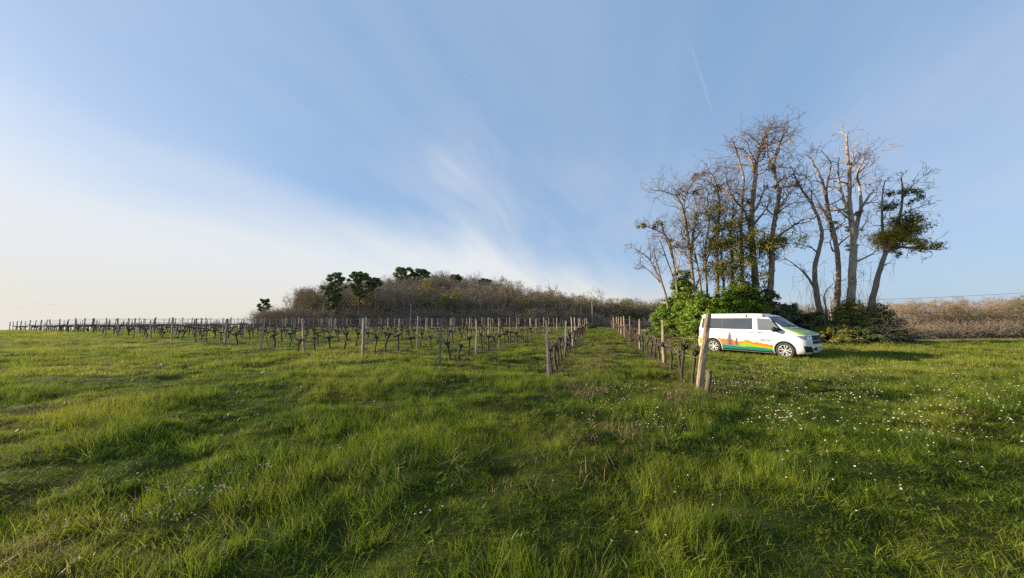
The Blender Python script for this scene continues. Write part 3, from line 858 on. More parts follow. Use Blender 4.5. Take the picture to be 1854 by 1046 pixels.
# leaning split end post of the row next to the van
def leaning_post():
    b = ground_at(1266, 704); t = at(1283, 569, b.y + .05)
    root = bpy.data.objects.new('leaning_end_post', None); COL.objects.link(root); root.location = b
    d = (t - b); n = 9; rng = np.random.default_rng(3); mb = MB()
    V = []; ax = d.normalized(); sx = Vector((1, -.35, 0)).normalized(); sy = ax.cross(sx).normalized(); sx = sy.cross(ax)
    sec = [(-.085, -.055), (-.03, -.068), (.055, -.055), (.085, -.01), (.06, .06), (-.05, .062), (-.09, .02)]
    for i in range(n):
        f = i / (n - 1); c = -ax * .25 + (d + ax * .25) * f
        kx = .88 - .14 * f
        for j, (u, v) in enumerate(sec):
            V.append(c + sx * (u * kx + rng.normal(0, .004)) + sy * (v * kx + rng.normal(0, .004)) + (ax * (rng.normal(0, .02)) if i == n - 1 else Vector()))
    m = len(sec); F = [(i * m + j, i * m + (j + 1) % m, (i + 1) * m + (j + 1) % m, (i + 1) * m + j) for i in range(n - 1) for j in range(m)]
    F.append(tuple(range(m))[::-1]); F.append(tuple((n - 1) * m + j for j in range(m))); mb.add(V, F)
    link('timber', mb.mesh('timber', M['post_tan'], False), root)
    for f in (.40, .565, .84):
        w = MB(); c = d * f; pts = [c + sx * (.092 * math.cos(a)) + sy * (.075 * math.sin(a)) + ax * .012 * math.sin(a * 2) for a in np.linspace(0, 6.5, 18)]
        w.tube(pts, .0035, 4); link('wire_wrap', w.mesh('wire_wrap', M['wire']), root)
    tag(root, 'thick tan split-timber end post leaning in front of the van', 'post')
    # old stump beside it
    g = ground_at(1282, 713); s_ = MB(); rng = np.random.default_rng(11)
    pts = [g + Vector((x, 0, z)) for x, z in ((-.04, -.15), (-.03, .0), (.0, .15), (.03, .28), (.045, .40), (.05, .50))]
    s_.tube([p - g for p in pts], [.075, .062, .055, .056, .062, .042], 8, 0, True, .4, rng)
    for k in range(3):
        a = k * 2.1; s_.tube([(.045, 0, .42), (.045 + .06 * math.cos(a), .06 * math.sin(a), .50)], [.035, .02], 6, 0, True, .4, rng)
    o = link('vine_stump', s_.mesh('vine_stump', pm('stump_bark', (.17, .125, .095), (.09, .065, .05), 20, .9, .8)), None, g)
    tag(o, 'short dead vine stump beside the leaning tan post', 'stump')


leaning_post()


# ------------------------------------------------------------------ grass
def blade_clump(rng, nb, rad_, hmin, hmax, wid, lean, segs=3):
    V = []; F = []
    for b in range(nb):
        a = rng.random() * 6.283; r = rad_ * math.sqrt(rng.random()); bx, by = r * math.cos(a), r * math.sin(a)
        h = hmin + (hmax - hmin) * rng.random() ** 1.4; w = wid * (.6 + .8 * rng.random())
        dirn = rng.random() * 6.283; lx = lean + .55 * rng.normal() * .5; ly = .5 * rng.normal() * .5
        curve = .35 + .9 * rng.random() ** 2
        ca, sa = math.cos(dirn), math.sin(dirn); o = len(V)
        for i in range(segs + 1):
            t = i / segs; ww = w * (1 - t ** 1.5) * .5
            cx = bx + lx * h * (t * .5 + curve * t * t); cy = by + ly * h * (t * .5 + curve * t * t); cz = -.02 + h * (t - .28 * curve * t * t)
            if i < segs:
                V.append((cx - ca * ww, cy - sa * ww, cz)); V.append((cx + ca * ww, cy + sa * ww, cz))
            else: V.append((cx, cy, cz))
        for i in range(segs - 1):
            q = o + 2 * i; F.append((q, q + 1, q + 3)); F.append((q, q + 3, q + 2))
        q = o + 2 * (segs - 1); F.append((q, q + 1, q + 2))
    return np.array(V), np.array(F)


def frustum_points(rng, z0, z1, dens, margin=1.5, ymul=1.0):
    """points over the visible ground between depths, density dens(y) per square metre"""
    out = []; y = z0
    while y < z1:
        dy = max(.4, y * .08); hw = 1.62 * y + margin
        n = rng.poisson(dens(y) * dy * 2 * hw)
        out.append(np.stack([rng.uniform(-hw, hw, n), rng.uniform(y, min(y + dy, z1), n)], 1)); y += dy
    return np.concatenate(out)


def build_grass():
    rng = np.random.default_rng(21)
    row_lat = np.array([(row_start(k).x * RD.y - row_start(k).y * RD.x) for k in range(NROWS)])
    head = lambda x: 9.74 + (1.06 - x) * 1.97 / 3.6
    def level(name, z0, z1, dens, spec, nvar, hs, label, mat='grass', flat=False):
        meshes = [tri_mesh(name + '_tuft', *blade_clump(rng, *spec), M[mat]) for i in range(nvar)]
        P2 = frustum_points(rng, z0, z1, dens); x, y = P2[:, 0], P2[:, 1]
        # tussocks and short patches
        t = fbm(x * .75, y * 1.1, 31); t2 = fbm(x * 2.1, y * 2.6, 47, 2)
        h = hs * (.34 + 1.05 * np.clip((t - .30) / .36, 0, 1) ** 1.3 * (.45 + 1.0 * t2))
        flat_ = flat
        if flat: h = hs * (.6 + .6 * rng.random(len(x)))
        # mown shorter inside the vineyard, worn under rows
        lat = x * RD.y - y * RD.x; inside = (y > head(x) + 1) & (lat < 3.5)
        dmin = np.min(np.abs(lat[:, None] - row_lat[None, :]), 1)
        h = np.where(inside, h * (.60 + .25 * (dmin > .6)), h)
        ux, uy = (x - VAN_C.x) * VAN_FWD.x + (y - VAN_C.y) * VAN_FWD.y, (x - VAN_C.x) * VAN_LEFT.x + (y - VAN_C.y) * VAN_LEFT.y; h = np.where((np.abs(ux) < 2.3) & (np.abs(uy) < .75), h * .45, np.where((np.hypot(ux, uy) < 4) & (not flat_), np.maximum(h, .85), h))
        keep = rng.random(len(x)) < np.where(inside & (dmin < .45), .55, 1.0)
        keep &= ~((y > 60 + 4 * t) | ((x > 24) & (y - .1 * x > 24)))
        x, y, h = x[keep], y[keep], h[keep]; n = len(x)
        rot = np.stack([rng.normal(0, .12, n), rng.normal(0.07, .12, n), rng.random(n) * 6.283], 1)
        wscale = .8 + .5 * rng.random(n)
        o = scatter(name, meshes, np.stack([x, y, gz(x, y) - .01], 1), rot, np.stack([wscale, wscale, h * (.8 + .4 * rng.random(n))], 1), rng.integers(0, nvar, n))
        tag(o, label, 'grass', kind='stuff')
        return n
    c = []
    c.append(level('meadow_grass', 1.0, 10, lambda y: 115 if y < 4.5 else 115 * (4.5 / y) ** 1.2, (34, .080, .06, .26, .0044, .15), 9, .95, 'long green meadow grass in the open foreground'))
    c.append(level('field_grass', 9.5, 30, lambda y: 36 * (10 / y) ** 1.3, (34, .17, .07, .26, .0095, .12), 6, 1.0, 'green grass of the field around the vine rows and van', 'sward'))
    c.append(level('distant_grass', 28, 80, lambda y: 6.0 * (28 / y) ** 1.4, (34, .42, .08, .25, .026, .12), 5, .95, 'distant grass between the far vine rows', 'sward'))
    c.append(level('short_turf', 1.0, 16, lambda y: 105 if y < 4 else 105 * (4 / y) ** 1.15, (46, .15, .02, .085, .0055, .3), 6, 1.0, 'short fine turf filling the gaps between the grass tussocks', 'turf', True))
    c.append(level('meadow_weeds', 1.0, 16, lambda y: 9 if y < 5 else 9 * (5 / y) ** 1.1, (14, .07, .04, .11, .022, .45), 6, 1.0, 'low broad-leaved weeds and clover among the grass', 'weed', True))
    # dry straw: under the rows and in worn spots
    meshes = [tri_mesh('dry_tuft', *blade_clump(rng, 16, .14, .06, .24, .006, .10), M['dry']) for i in range(5)]
    pts = []
    for k in range(0, 9):
        s = row_start(k); L = 24 if k < 3 else 14; n = int(L * (9 if k < 2 else 6))
        d = rng.uniform(-1.0, L, n); q = rng.normal(0, .32, n)
        pts.append(np.stack([s.x + RD.x * d + RD.y * q, s.y + RD.y * d - RD.x * q], 1))
    for (px, py, sx, sy, n) in ((1050, 705, 40, 14, 120), (1080, 660, 50, 22, 300), (1240, 730, 60, 22, 90), (1130, 780, 60, 30, 60), (60, 1015, 70, 25, 14), (1090, 630, 34, 16, 260), (1400, 690, 160, 18, 160), (1640, 680, 160, 20, 160), (870, 830, 260, 60, 60)):
        for i in range(n):
            p = plane_pt(px + rng.normal() * sx * .6, max(py + rng.normal() * sy * .6, 585)); pts.append(np.array([[p.x, p.y]]))
    p = frustum_points(rng, 5.5, 30, lambda y: .8 * (5 / max(y, 5)) ** .7); p = p[fbm(p[:, 0] * .35, p[:, 1] * .45, 77) > .52]; pts.append(p)
    p = frustum_points(rng, 56, 90, lambda y: .55); pts.append(p[p[:, 0] < 30])
    p = frustum_points(rng, 24, 48, lambda y: 2.2); pts.append(p[(p[:, 0] > 24) & (p[:, 1] - .1 * p[:, 0] > 23) & (p[:, 0] > p[:, 1] * .9)])
    P2 = np.concatenate(pts); n = len(P2); h = .5 + .7 * rng.random(n)
    o = scatter('dry_grass', meshes, np.stack([P2[:, 0], P2[:, 1], gz(P2[:, 0], P2[:, 1]) - .01], 1), np.stack([rng.normal(0, .3, n), rng.normal(.1, .3, n), rng.random(n) * 6.28], 1), np.stack([.8 + .6 * rng.random(n) + np.clip((P2[:, 1] - 20) * .04, 0, 2), .8 + .6 * rng.random(n) + np.clip((P2[:, 1] - 20) * .04, 0, 2), h], 1), rng.integers(0, 5, n))
    tag(o, 'pale dry straw among the green grass along the rows', 'dry grass', kind='stuff')
    print('grass instances', c, n)


build_grass()


# ------------------------------------------------------------------ daisies
def build_daisies():
    rng = np.random.default_rng(5)
    mb = MB(); R = .0135
    V = [(0, 0, .004)]
    for i in range(22):
        a = i * math.pi / 11; r = R if i % 2 == 0 else R * .72; V.append((r * math.cos(a), r * math.sin(a), .0045 if i % 2 else .002))
    top = np.array(V)
    mb.add(top, [(0, 1 + i, 1 + (i + 1) % 22) for i in range(22)], 0)
    mb.tube([(0, 0, .003), (0, 0, .008)], [.0045, .003], 7, 1)
    mb.tube([(.012, .004, -.13), (.004, 0, -.06), (0, 0, .003)], .0012, 3, 2, False)
    me = mb.mesh('daisy', [M['petal'], M['daisy_eye'], M['stem']], False)
    spots = [  # px, py, spread x, spread y, count, group key
        (1130, 735, 70, 22, 60, 'a'), (1200, 760, 50, 18, 30, 'a'), (1115, 700, 40, 8, 22, 'a'), (1060, 650, 26, 14, 14, 'a'),
        (1345, 690, 50, 10, 150, 'v'), (1400, 668, 70, 8, 110, 'v'), (1420, 758, 26, 7, 46, 'v'), (1530, 700, 70, 14, 80, 'v'), (1660, 770, 40, 14, 34, 'v'), (1700, 735, 60, 14, 40, 'v'), (1745, 690, 18, 5, 30, 'v'), (1800, 735, 50, 24, 50, 'v'), (1820, 700, 30, 10, 30, 'v'), (1590, 830, 120, 30, 26, 'v'), (1480, 660, 120, 10, 80, 'v'), (1640, 665, 120, 10, 60, 'v'), (1560, 760, 120, 40, 60, 'v'),
        (360, 890, 55, 16, 48, 'm'), (270, 925, 50, 14, 22, 'm'), (420, 850, 50, 10, 18, 'm'), (165, 765, 28, 6, 12, 'm'), (760, 935, 26, 8, 6, 'm'), (760, 690, 60, 12, 70, 'm'), (640, 665, 60, 8, 36, 'm'), (740, 752, 18, 4, 8, 'm'), (830, 740, 300, 60, 36, 'm'), (300, 700, 220, 40, 30, 'm'), (110, 945, 40, 20, 8, 'm'), (1200, 900, 300, 60, 10, 'm'), (540, 655, 60, 8, 26, 'm'), (500, 645, 240, 8, 50, 'm')]
    L = []
    for (px, py, sx, sy, n, g) in spots:
        for i in range(int(n * (1.8 if g != 'm' else 1.2))):
            sp_ = 1.15 if g == 'v' else .85; qx, qy = px + rng.normal() * sx * sp_, py + rng.normal() * sy * sp_
            if qy < 615: continue
            p = plane_pt(qx, qy, .10)
            L.append((p.x, p.y, g))
    L.sort(key=lambda q: math.hypot(q[0], q[1]))
    lab = {'a': ('small white daisy in the grass at the mouth of the aisle between two vine rows', 'daisies at the mouth of the aisle'),
           'v': ('small white daisy in the sunny meadow in front of the van', 'daisies in front of the van'),
           'm': ('small white daisy in the open meadow before the left vine rows', 'daisies in the open meadow')}
    rest = []
    for i, (x, y, g) in enumerate(L):
        h = .10 + .07 * rng.random(); s = .50 + .35 * rng.random()
        if i < 300:
            o = link('daisy', me, None, (x, y, gzf(x, y) + h)); o.rotation_euler = (rng.normal(0.15, .3), rng.normal(-.35, .25), rng.random() * 6.28); o.scale = (s, s, 1)
            tag(o, lab[g][0], 'daisy', lab[g][1])
        else: rest.append((x, y, gzf(x, y) + h))
    n = len(rest)
    o = scatter('daisies_beyond', [me], np.array(rest), np.stack([rng.normal(.15, .3, n), rng.normal(-.35, .25, n), rng.random(n) * 6.28], 1), np.repeat((.65 + .4 * rng.random(n))[:, None], 3, 1) * np.array([1, 1, 1.2]), np.zeros(n, int))
    tag(o, 'scattered small white daisies farther off in the grass', 'daisies', kind='stuff')


build_daisies()


# ------------------------------------------------------------------ trees
def catmull(P, sub=4):
    P = [np.asarray(tuple(p), float) for p in P]
    if len(P) < 3: return P
    Q = [2 * P[0] - P[1]] + P + [2 * P[-1] - P[-2]]; out = []
    for i in range(1, len(Q) - 2):
        for s in range(sub):
            t = s / sub; a, b, c, d = Q[i - 1], Q[i], Q[i + 1], Q[i + 2]
            out.append(.5 * ((2 * b) + (-a + c) * t + (2 * a - 5 * b + 4 * c - d) * t * t + (-a + 3 * b - 3 * c + d) * t ** 3))
    out.append(P[-1]); return out


def branch(mb, p, d, L, r, lvl, rng, up=.25, wig=.22, kids=(4, 4, 3), tips=None, minr=.006, spread=.8, sag=0.0):
    """a crooked branch with children; p start, d direction"""
    n = max(3, int(5 - lvl)); pts = [np.asarray(p, float)]; dd = np.asarray(d, float); dd = dd / np.linalg.norm(dd); dirs = [dd]
    for i in range(n):
        dd = dd + rng.normal(0, wig, 3) + np.array((0, 0, up * .35 - sag)); dd /= np.linalg.norm(dd)
        pts.append(pts[-1] + dd * L / n); dirs.append(dd)
    rr = np.maximum(np.linspace(r, r * .45, n + 1), minr * .7)
    mb.tube(pts, rr, 5 if r > .03 else 3, 0, False)
    if tips is not None and lvl >= len(kids) - 1: tips.append(pts[-1])
    if lvl >= len(kids): return
    for c in range(max(1, int(kids[lvl] * (.7 + .6 * rng.random())))):
        t = .25 + .75 * rng.random() if c else 1.0
        i = min(int(t * n), n - 1); q = pts[i] + (pts[i + 1] - pts[i]) * (t * n - i)
        s = rng.normal(0, 1, 3); s -= dirs[i] * s.dot(dirs[i]); s /= np.linalg.norm(s) + 1e-9
        nd = dirs[i] * (1 - .45 * spread) + s * spread * (.6 + .5 * rng.random())
        branch(mb, q, nd, L * (.42 + .3 * rng.random()), max(r * .5, minr), lvl + 1, rng, up, wig, kids, tips, minr, spread, sag)


def tree_ivy(pts, radii, size, n, mat, rng, name='ivy'):
    pts = np.asarray(pts); C = []; N = []
    for i in range(n):
        k = rng.integers(0, len(pts)); v = rng.normal(0, 1, 3); v /= np.linalg.norm(v); r = radii[k] * rng.random() ** .45
        C.append(pts[k] + v * r * np.array((1, 1, .8))); N.append(v + np.array((0, 0, .3)))
    return leaves_mesh(name, np.array(C), np.array(N), size, mat, rng)


TREES = [
    # label, depth, bark, stems: [ (base radius, [(px,py)...], taper), ... ], branch density, ivy spots: [(px,py,radius m,count,kind)]
    ('slender bare tree leaning out over the left edge of the green thicket', 27.5, 'bark', [(.10, [(1222, 600), (1205, 530), (1190, 490), (1172, 458), (1145, 441)]), (.06, [(1205, 530), (1188, 465), (1182, 430)]), (.05, [(1196, 505), (1170, 480), (1158, 470)])], 1.0, []),
    ('thin bare tree with small ivy tufts at its arching tips beside the thicket edge', 27, 'bark', [(.11, [(1236, 600), (1224, 500), (1212, 430), (1190, 408), (1162, 398)]), (.06, [(1218, 460), (1205, 420), (1196, 395), (1175, 392)]), (.055, [(1226, 520), (1200, 440), (1190, 420)])], 1.1, [(1163, 400, .45, 90, 'i'), (1190, 396, .55, 150, 'i'), (1226, 430, .5, 100, 'm')]),
    ('tall thin forked bare tree with round ivy tufts rising from the green thicket', 26.5, 'bark', [(.14, [(1262, 610), (1258, 540), (1250, 460), (1243, 400), (1238, 360), (1246, 330), (1262, 305)]), (.08, [(1250, 460), (1256, 410), (1262, 370), (1252, 330)]), (.08, [(1243, 400), (1230, 350), (1205, 335), (1188, 332)]), (.06, [(1258, 520), (1275, 470), (1262, 420)])], 1.4, [(1266, 304, .4, 80, 'i'), (1253, 338, .35, 70, 'i'), (1231, 336, .3, 50, 'i'), (1260, 390, .8, 200, 'i'), (1240, 440, .7, 160, 'i')]),
    ('pale slanting dead stem among the brambles of the green thicket', 28.2, 'bark_pale', [(.09, [(1243, 610), (1236, 540), (1226, 490), (1222, 460), (1216, 420)]), (.05, [(1226, 490), (1233, 450), (1240, 430)])], .6, []),
    ('ivy-choked bare tree standing left of the two tallest trunks', 26, 'bark', [(.16, [(1300, 610), (1299, 520), (1297, 450), (1300, 400), (1302, 350), (1293, 310), (1283, 295)]), (.10, [(1312, 600), (1310, 500), (1305, 440), (1312, 390), (1318, 350)]), (.07, [(1300, 400), (1285, 370), (1282, 340), (1300, 310)])], 1.4, [(1296, 370, .9, 420, 'i'), (1288, 440, 1.0, 520, 'i'), (1304, 430, .9, 420, 'i'), (1296, 490, .9, 420, 'i'), (1310, 470, .9, 350, 'm'), (1300, 330, .5, 120, 'i'), (1292, 405, .7, 240, 'i')]),
    ('tallest bare tree, twin-stemmed with mossy ivy low on the trunk', 25.5, 'bark', [(.26, [(1373, 610), (1370, 545), (1366, 480), (1361, 420), (1362, 360), (1367, 310), (1371, 270), (1380, 240), (1393, 215)]), (.15, [(1348, 600), (1345, 520), (1342, 430), (1343, 360), (1346, 310), (1337, 270), (1328, 240)]), (.10, [(1361, 420), (1350, 375), (1325, 345), (1300, 325), (1283, 318)]), (.09, [(1367, 310), (1360, 275), (1345, 255), (1322, 249)]), (.07, [(1371, 270), (1385, 250), (1410, 240), (1432, 238)]), (.08, [(1362, 400), (1385, 370), (1398, 350)])], 1.5, [(1345, 420, 1.2, 600, 'm'), (1330, 440, 1.1, 500, 'm'), (1340, 470, 1.2, 500, 'm'), (1362, 455, 1.1, 450, 'i'), (1345, 500, .9, 300, 'm'), (1355, 525, 1.0, 300, 'm'), (1335, 520, 1.0, 260, 'i'), (1375, 500, .8, 200, 'm'), (1350, 395, .8, 250, 'i'), (1330, 395, .7, 160, 'i')]),
    ('tall bare tree with a shelf of mossy ivy below its fork beside the tallest trunk', 25, 'bark', [(.21, [(1391, 612), (1393, 540), (1397, 480), (1397, 430), (1404, 380), (1410, 340), (1402, 300), (1404, 265), (1416, 232), (1420, 208)]), (.10, [(1397, 440), (1410, 418), (1435, 400), (1452, 388), (1475, 382)]), (.08, [(1404, 380), (1420, 350), (1440, 325)]), (.08, [(1402, 300), (1392, 270), (1388, 230), (1397, 208)]), (.06, [(1410, 340), (1425, 310), (1440, 296)])], 1.5, [(1396, 430, 1.1, 520, 'm'), (1418, 428, .9, 420, 'm'), (1375, 434, .9, 380, 'm'), (1400, 450, .8, 260, 'i'), (1410, 325, .4, 80, 'i'), (1442, 323, .35, 70, 'i'), (1405, 285, .4, 60, 'i')]),
    ('thin bare tree close behind the ivy-choked one', 27.5, 'bark', [(.10, [(1282, 610), (1280, 520), (1276, 450), (1284, 390), (1290, 345), (1310, 318)]), (.06, [(1278, 470), (1290, 430), (1300, 385)]), (.05, [(1284, 390), (1272, 360), (1268, 335)])], 1.3, [(1284, 420, .6, 120, 'i'), (1280, 480, .7, 160, 'm')]),
    ('leaning thin bare tree crossing behind the tall forked one', 28, 'bark', [(.09, [(1278, 610), (1272, 540), (1262, 470), (1252, 420), (1262, 375), (1270, 350)]), (.05, [(1262, 470), (1246, 430), (1236, 400)]), (.05, [(1255, 430), (1278, 395), (1284, 380)])], 1.3, [(1264, 460, .6, 120, 'i')]),
    ('mossy thin tree between the ivy-choked tree and the tallest trunk', 26.5, 'bark', [(.12, [(1330, 610), (1328, 530), (1325, 460), (1322, 410), (1328, 370), (1322, 335), (1312, 300)]), (.06, [(1325, 460), (1335, 425), (1338, 390)]), (.06, [(1322, 410), (1308, 380), (1300, 360)])], 1.3, [(1326, 430, .8, 260, 'm'), (1324, 480, .9, 300, 'm'), (1322, 395, .5, 100, 'i')]),
    ('crooked bare tree with a low sideways bough between the van and the pale trunks', 25, 'bark', [(.19, [(1490, 612), (1486, 570), (1478, 525), (1475, 480), (1484, 440), (1488, 410), (1478, 375), (1462, 345), (1448, 325), (1437, 300)]), (.09, [(1480, 530), (1465, 500), (1445, 478), (1425, 462)]), (.08, [(1497, 600), (1496, 560), (1492, 530), (1512, 505)]), (.06, [(1478, 375), (1470, 350), (1470, 335)])], .8, []),
    ('bare forked tree with long upright limbs behind the crooked one', 25.5, 'bark', [(.20, [(1512, 615), (1514, 560), (1518, 500), (1516, 450), (1506, 400), (1498, 360), (1490, 320), (1480, 295), (1468, 272)]), (.09, [(1498, 360), (1496, 330), (1503, 295), (1504, 278), (1488, 258)]), (.07, [(1506, 400), (1485, 360), (1475, 340)]), (.07, [(1514, 440), (1535, 420), (1560, 405)])], .8, [(1508, 395, .3, 50, 'i')]),
    ('pale dead tree with the tallest spire of bare limbs above the ivy mound', 25, 'bark_pale', [(.27, [(1540, 615), (1541, 555), (1543, 490), (1545, 430), (1540, 380), (1537, 340), (1538, 300), (1534, 260), (1533, 226)]), (.15, [(1545, 430), (1554, 385), (1559, 360), (1555, 320), (1552, 300), (1565, 270)]), (.11, [(1540, 380), (1528, 350), (1520, 320), (1517, 285), (1520, 270)]), (.09, [(1559, 365), (1575, 340), (1588, 328)]), (.07, [(1538, 300), (1545, 275), (1552, 262)]), (.06, [(1552, 300), (1568, 285), (1575, 268)]), (.08, [(1543, 470), (1575, 455), (1592, 440)])], .9, [(1548, 405, .35, 70, 'm'), (1543, 440, .35, 80, 'm'), (1557, 375, .3, 50, 'm')]),
    ('right-leaning tree carrying a big yellow-green mistletoe mass and hanging creepers', 24.5, 'bark', [(.20, [(1572, 620), (1576, 570), (1583, 525), (1594, 480), (1604, 450), (1617, 420), (1628, 385), (1634, 345), (1632, 305)]), (.10, [(1603, 452), (1598, 410), (1597, 370), (1598, 335), (1602, 315)]), (.11, [(1606, 446), (1625, 440), (1650, 440), (1680, 443), (1702, 444)]), (.05, [(1632, 345), (1650, 325), (1672, 305)]), (.05, [(1628, 385), (1648, 370), (1668, 362)])], .9, [(1604, 425, 1.0, 800, 'y'), (1620, 418, 1.0, 800, 'y'), (1640, 398, .9, 700, 'y'), (1634, 385, .7, 300, 'i'), (1650, 408, .9, 520, 'i'), (1612, 362, .55, 180, 'i'), (1606, 366, .45, 120, 'i'), (1625, 336, .45, 130, 'i'), (1651, 330, .5, 170, 'i'), (1652, 352, .35, 70, 'i'), (1668, 345, .3, 50, 'i'), (1668, 435, .6, 320, 'y'), (1680, 440, .5, 160, 'y'), (1632, 428, .7, 260, 'i'), (1625, 452, .35, 70, 'i')]),
]


def build_clump_tree(i, spec):
    label, Y, bark, stems, dens, ivy = spec; rng = np.random.default_rng(100 + i)
    b = at(*stems[0][1][0], Y); base = Vector((b.x, b.y, gzf(b.x, b.y)))
    root = bpy.data.objects.new('bare_tree', None); COL.objects.link(root); root.location = base
    tag(root, label, 'tree'); B = np.array(base)
    T = MB(); C = MB(); lift = lambda q: (q[0], 612 - (612 - q[1]) * .955); stems = [(r, [lift(q) for q in p]) for r, p in stems]; ivy = [(*lift((a, b2)), r, n, kd) for a, b2, r, n, kd in ivy]; wrap = []
    for si, (r0, px) in enumerate(stems):
        pts = []
        for j, q in enumerate(px):
            dy = 0 if si == 0 else (rng.normal(0, .5) * j * .6)
            p = np.array(at(q[0], q[1], Y + dy)) - B; pts.append(p)
        if si == 0: pts[0] = np.array((0, 0, -.35)) + rng.normal(0, .01, 3)
        cp = catmull(pts, 4)
        cp = [p + rng.normal(0, .012, 3) * (1 if 0 < k < len(cp) - 1 else 0) for k, p in enumerate(cp)]
        r0 = r0 * 1.15
        rr = np.array([r0 * (1 - .80 * (k / (len(cp) - 1)) ** .85) for k in range(len(cp))])
        if si == 0: rr[:3] *= np.array([1.5, 1.25, 1.1])
        T.tube(cp, np.maximum(rr, .014), 8 if r0 > .1 else 6, 0, True, .18, rng)
        if i in (2, 4, 5, 6, 9): wrap += [(p, max(q, .02)) for p, q in zip(cp[:int(len(cp) * (.62 if si < 2 else .3))], rr)]
        # side branches
        n = int((20 if si == 0 else 11) * dens * (.72 if i in (10, 11, 12) else .95))
        for c in range(n):
            t = .38 + .62 * rng.random() ** .8 if si == 0 else .25 + .75 * rng.random()
            if c < 3: t = 1.0
            k = min(int(t * (len(cp) - 1)), len(cp) - 2); q = cp[k]; d = cp[k + 1] - cp[k]; d = d / (np.linalg.norm(d) + 1e-9)
            if c < 3: q = cp[-1]
            s = rng.normal(0, 1, 3); s -= d * s.dot(d); s /= np.linalg.norm(s)
            nd = d * (.55 if c < 3 else .25) + s * .8 + np.array((0, 0, .25))
            L = (.7 + 1.3 * rng.random()) * (1.0 if t < .85 else .55)
            if i in (0, 1, 13): L *= .58
            branch(C, q, nd, L, max(rr[k] * .48, .022), 0, rng, .20, .30, (3, 3, 2), None, .0105)
    link('trunk', T.mesh('trunk', M[bark]), root)
    link('crown', C.mesh('crown', M['twig'] if bark == 'bark' else M['bark_pale']), root)
    kinds = {}
    for (px, py, r, n, kd) in ivy: kinds.setdefault(kd, []).append((np.array(at(px, py, Y + rng.normal(0, .25))) - B, r, n))
    for kd, L in kinds.items():
        Cc = []; N = []
        for c, r, n in L:
            # lumpy clump: sub-balls
            nb = max(4, int(n / 22)); sub = c + rng.normal(0, .55, (nb, 3)) * r * np.array((1, 1, .62))
            for k in range(int(n * (2.8 if kd != 'y' else 3.2))):
                v = rng.normal(0, 1, 3); v /= np.linalg.norm(v); s = sub[rng.integers(nb)]
                Cc.append(s + v * min(r * .60, .5) * rng.random() ** .6); N.append(v + (0, 0, .4))
        nm = {'i': 'ivy_foliage', 'm': 'mossy_ivy', 'y': 'mistletoe'}[kd]
        mt = {'i': M['ivy'], 'm': M['ivyleaf'], 'y': M['mistletoe']}[kd]
        link(nm, leaves_mesh(nm, np.array(Cc), np.array(N), .060 if kd != 'y' else .055, mt, rng, 2.2), root)
    if wrap:
        m = 900; Cc = []; N = []
        for k in range(m):
            p, q = wrap[rng.integers(len(wrap))]; v = rng.normal(0, 1, 3); v[2] *= .3; v /= np.linalg.norm(v)
            Cc.append(p + v * (q + .16 * rng.random() ** 2) + np.array((0, 0, rng.normal(0, .22)))); N.append(v)
        link('trunk_ivy', leaves_mesh('trunk_ivy', np.array(Cc), np.array(N), .06, M['ivyleaf'], rng, 1.6), root)
    # creepers hanging from the right-hand trees
    if i in (10, 11, 12, 13):
        H = MB()
        for c in range({10: 14, 11: 16, 12: 40, 13: 16}[i]):
            si = rng.integers(0, len(stems)); px = stems[si][1]; a = px[rng.integers(max(1, len(px) // 3), len(px))]
            p = np.array(at(a[0] + rng.normal(0, 14), a[1] + rng.normal(0, 14), Y + rng.normal(0, .6))) - B
            L = .8 + 3.4 * rng.random() ** 1.8; pts = [p]
            for k in range(7): pts.append(pts[-1] + np.array((rng.normal(0, .10), rng.normal(0, .10), -L / 7)))
            if pts[-1][2] < .4: continue
            H.tube(pts, np.linspace(.008, .0045, 8), 3, 0, False)
        # twining stems round the trunk base
        for c in range(55):
            p = np.array((rng.normal(0, .6), rng.normal(0, .5), .1)); pts = [p]; L = 1.4 + 3.2 * rng.random() ** 1.5; a0 = rng.random() * 6
            for k in range(9): pts.append(pts[-1] + np.array((.12 * math.cos(a0 + k * .9) + rng.normal(0, .07), .12 * math.sin(a0 + k * .9), L / 9)))
            H.tube(pts, np.linspace(.014, .006, 10), 4, 0, False)
        link('creepers', H.mesh('creepers', M['bramble']), root)['kind'] = 'stuff'


for i, t in enumerate(TREES): build_clump_tree(i, t)


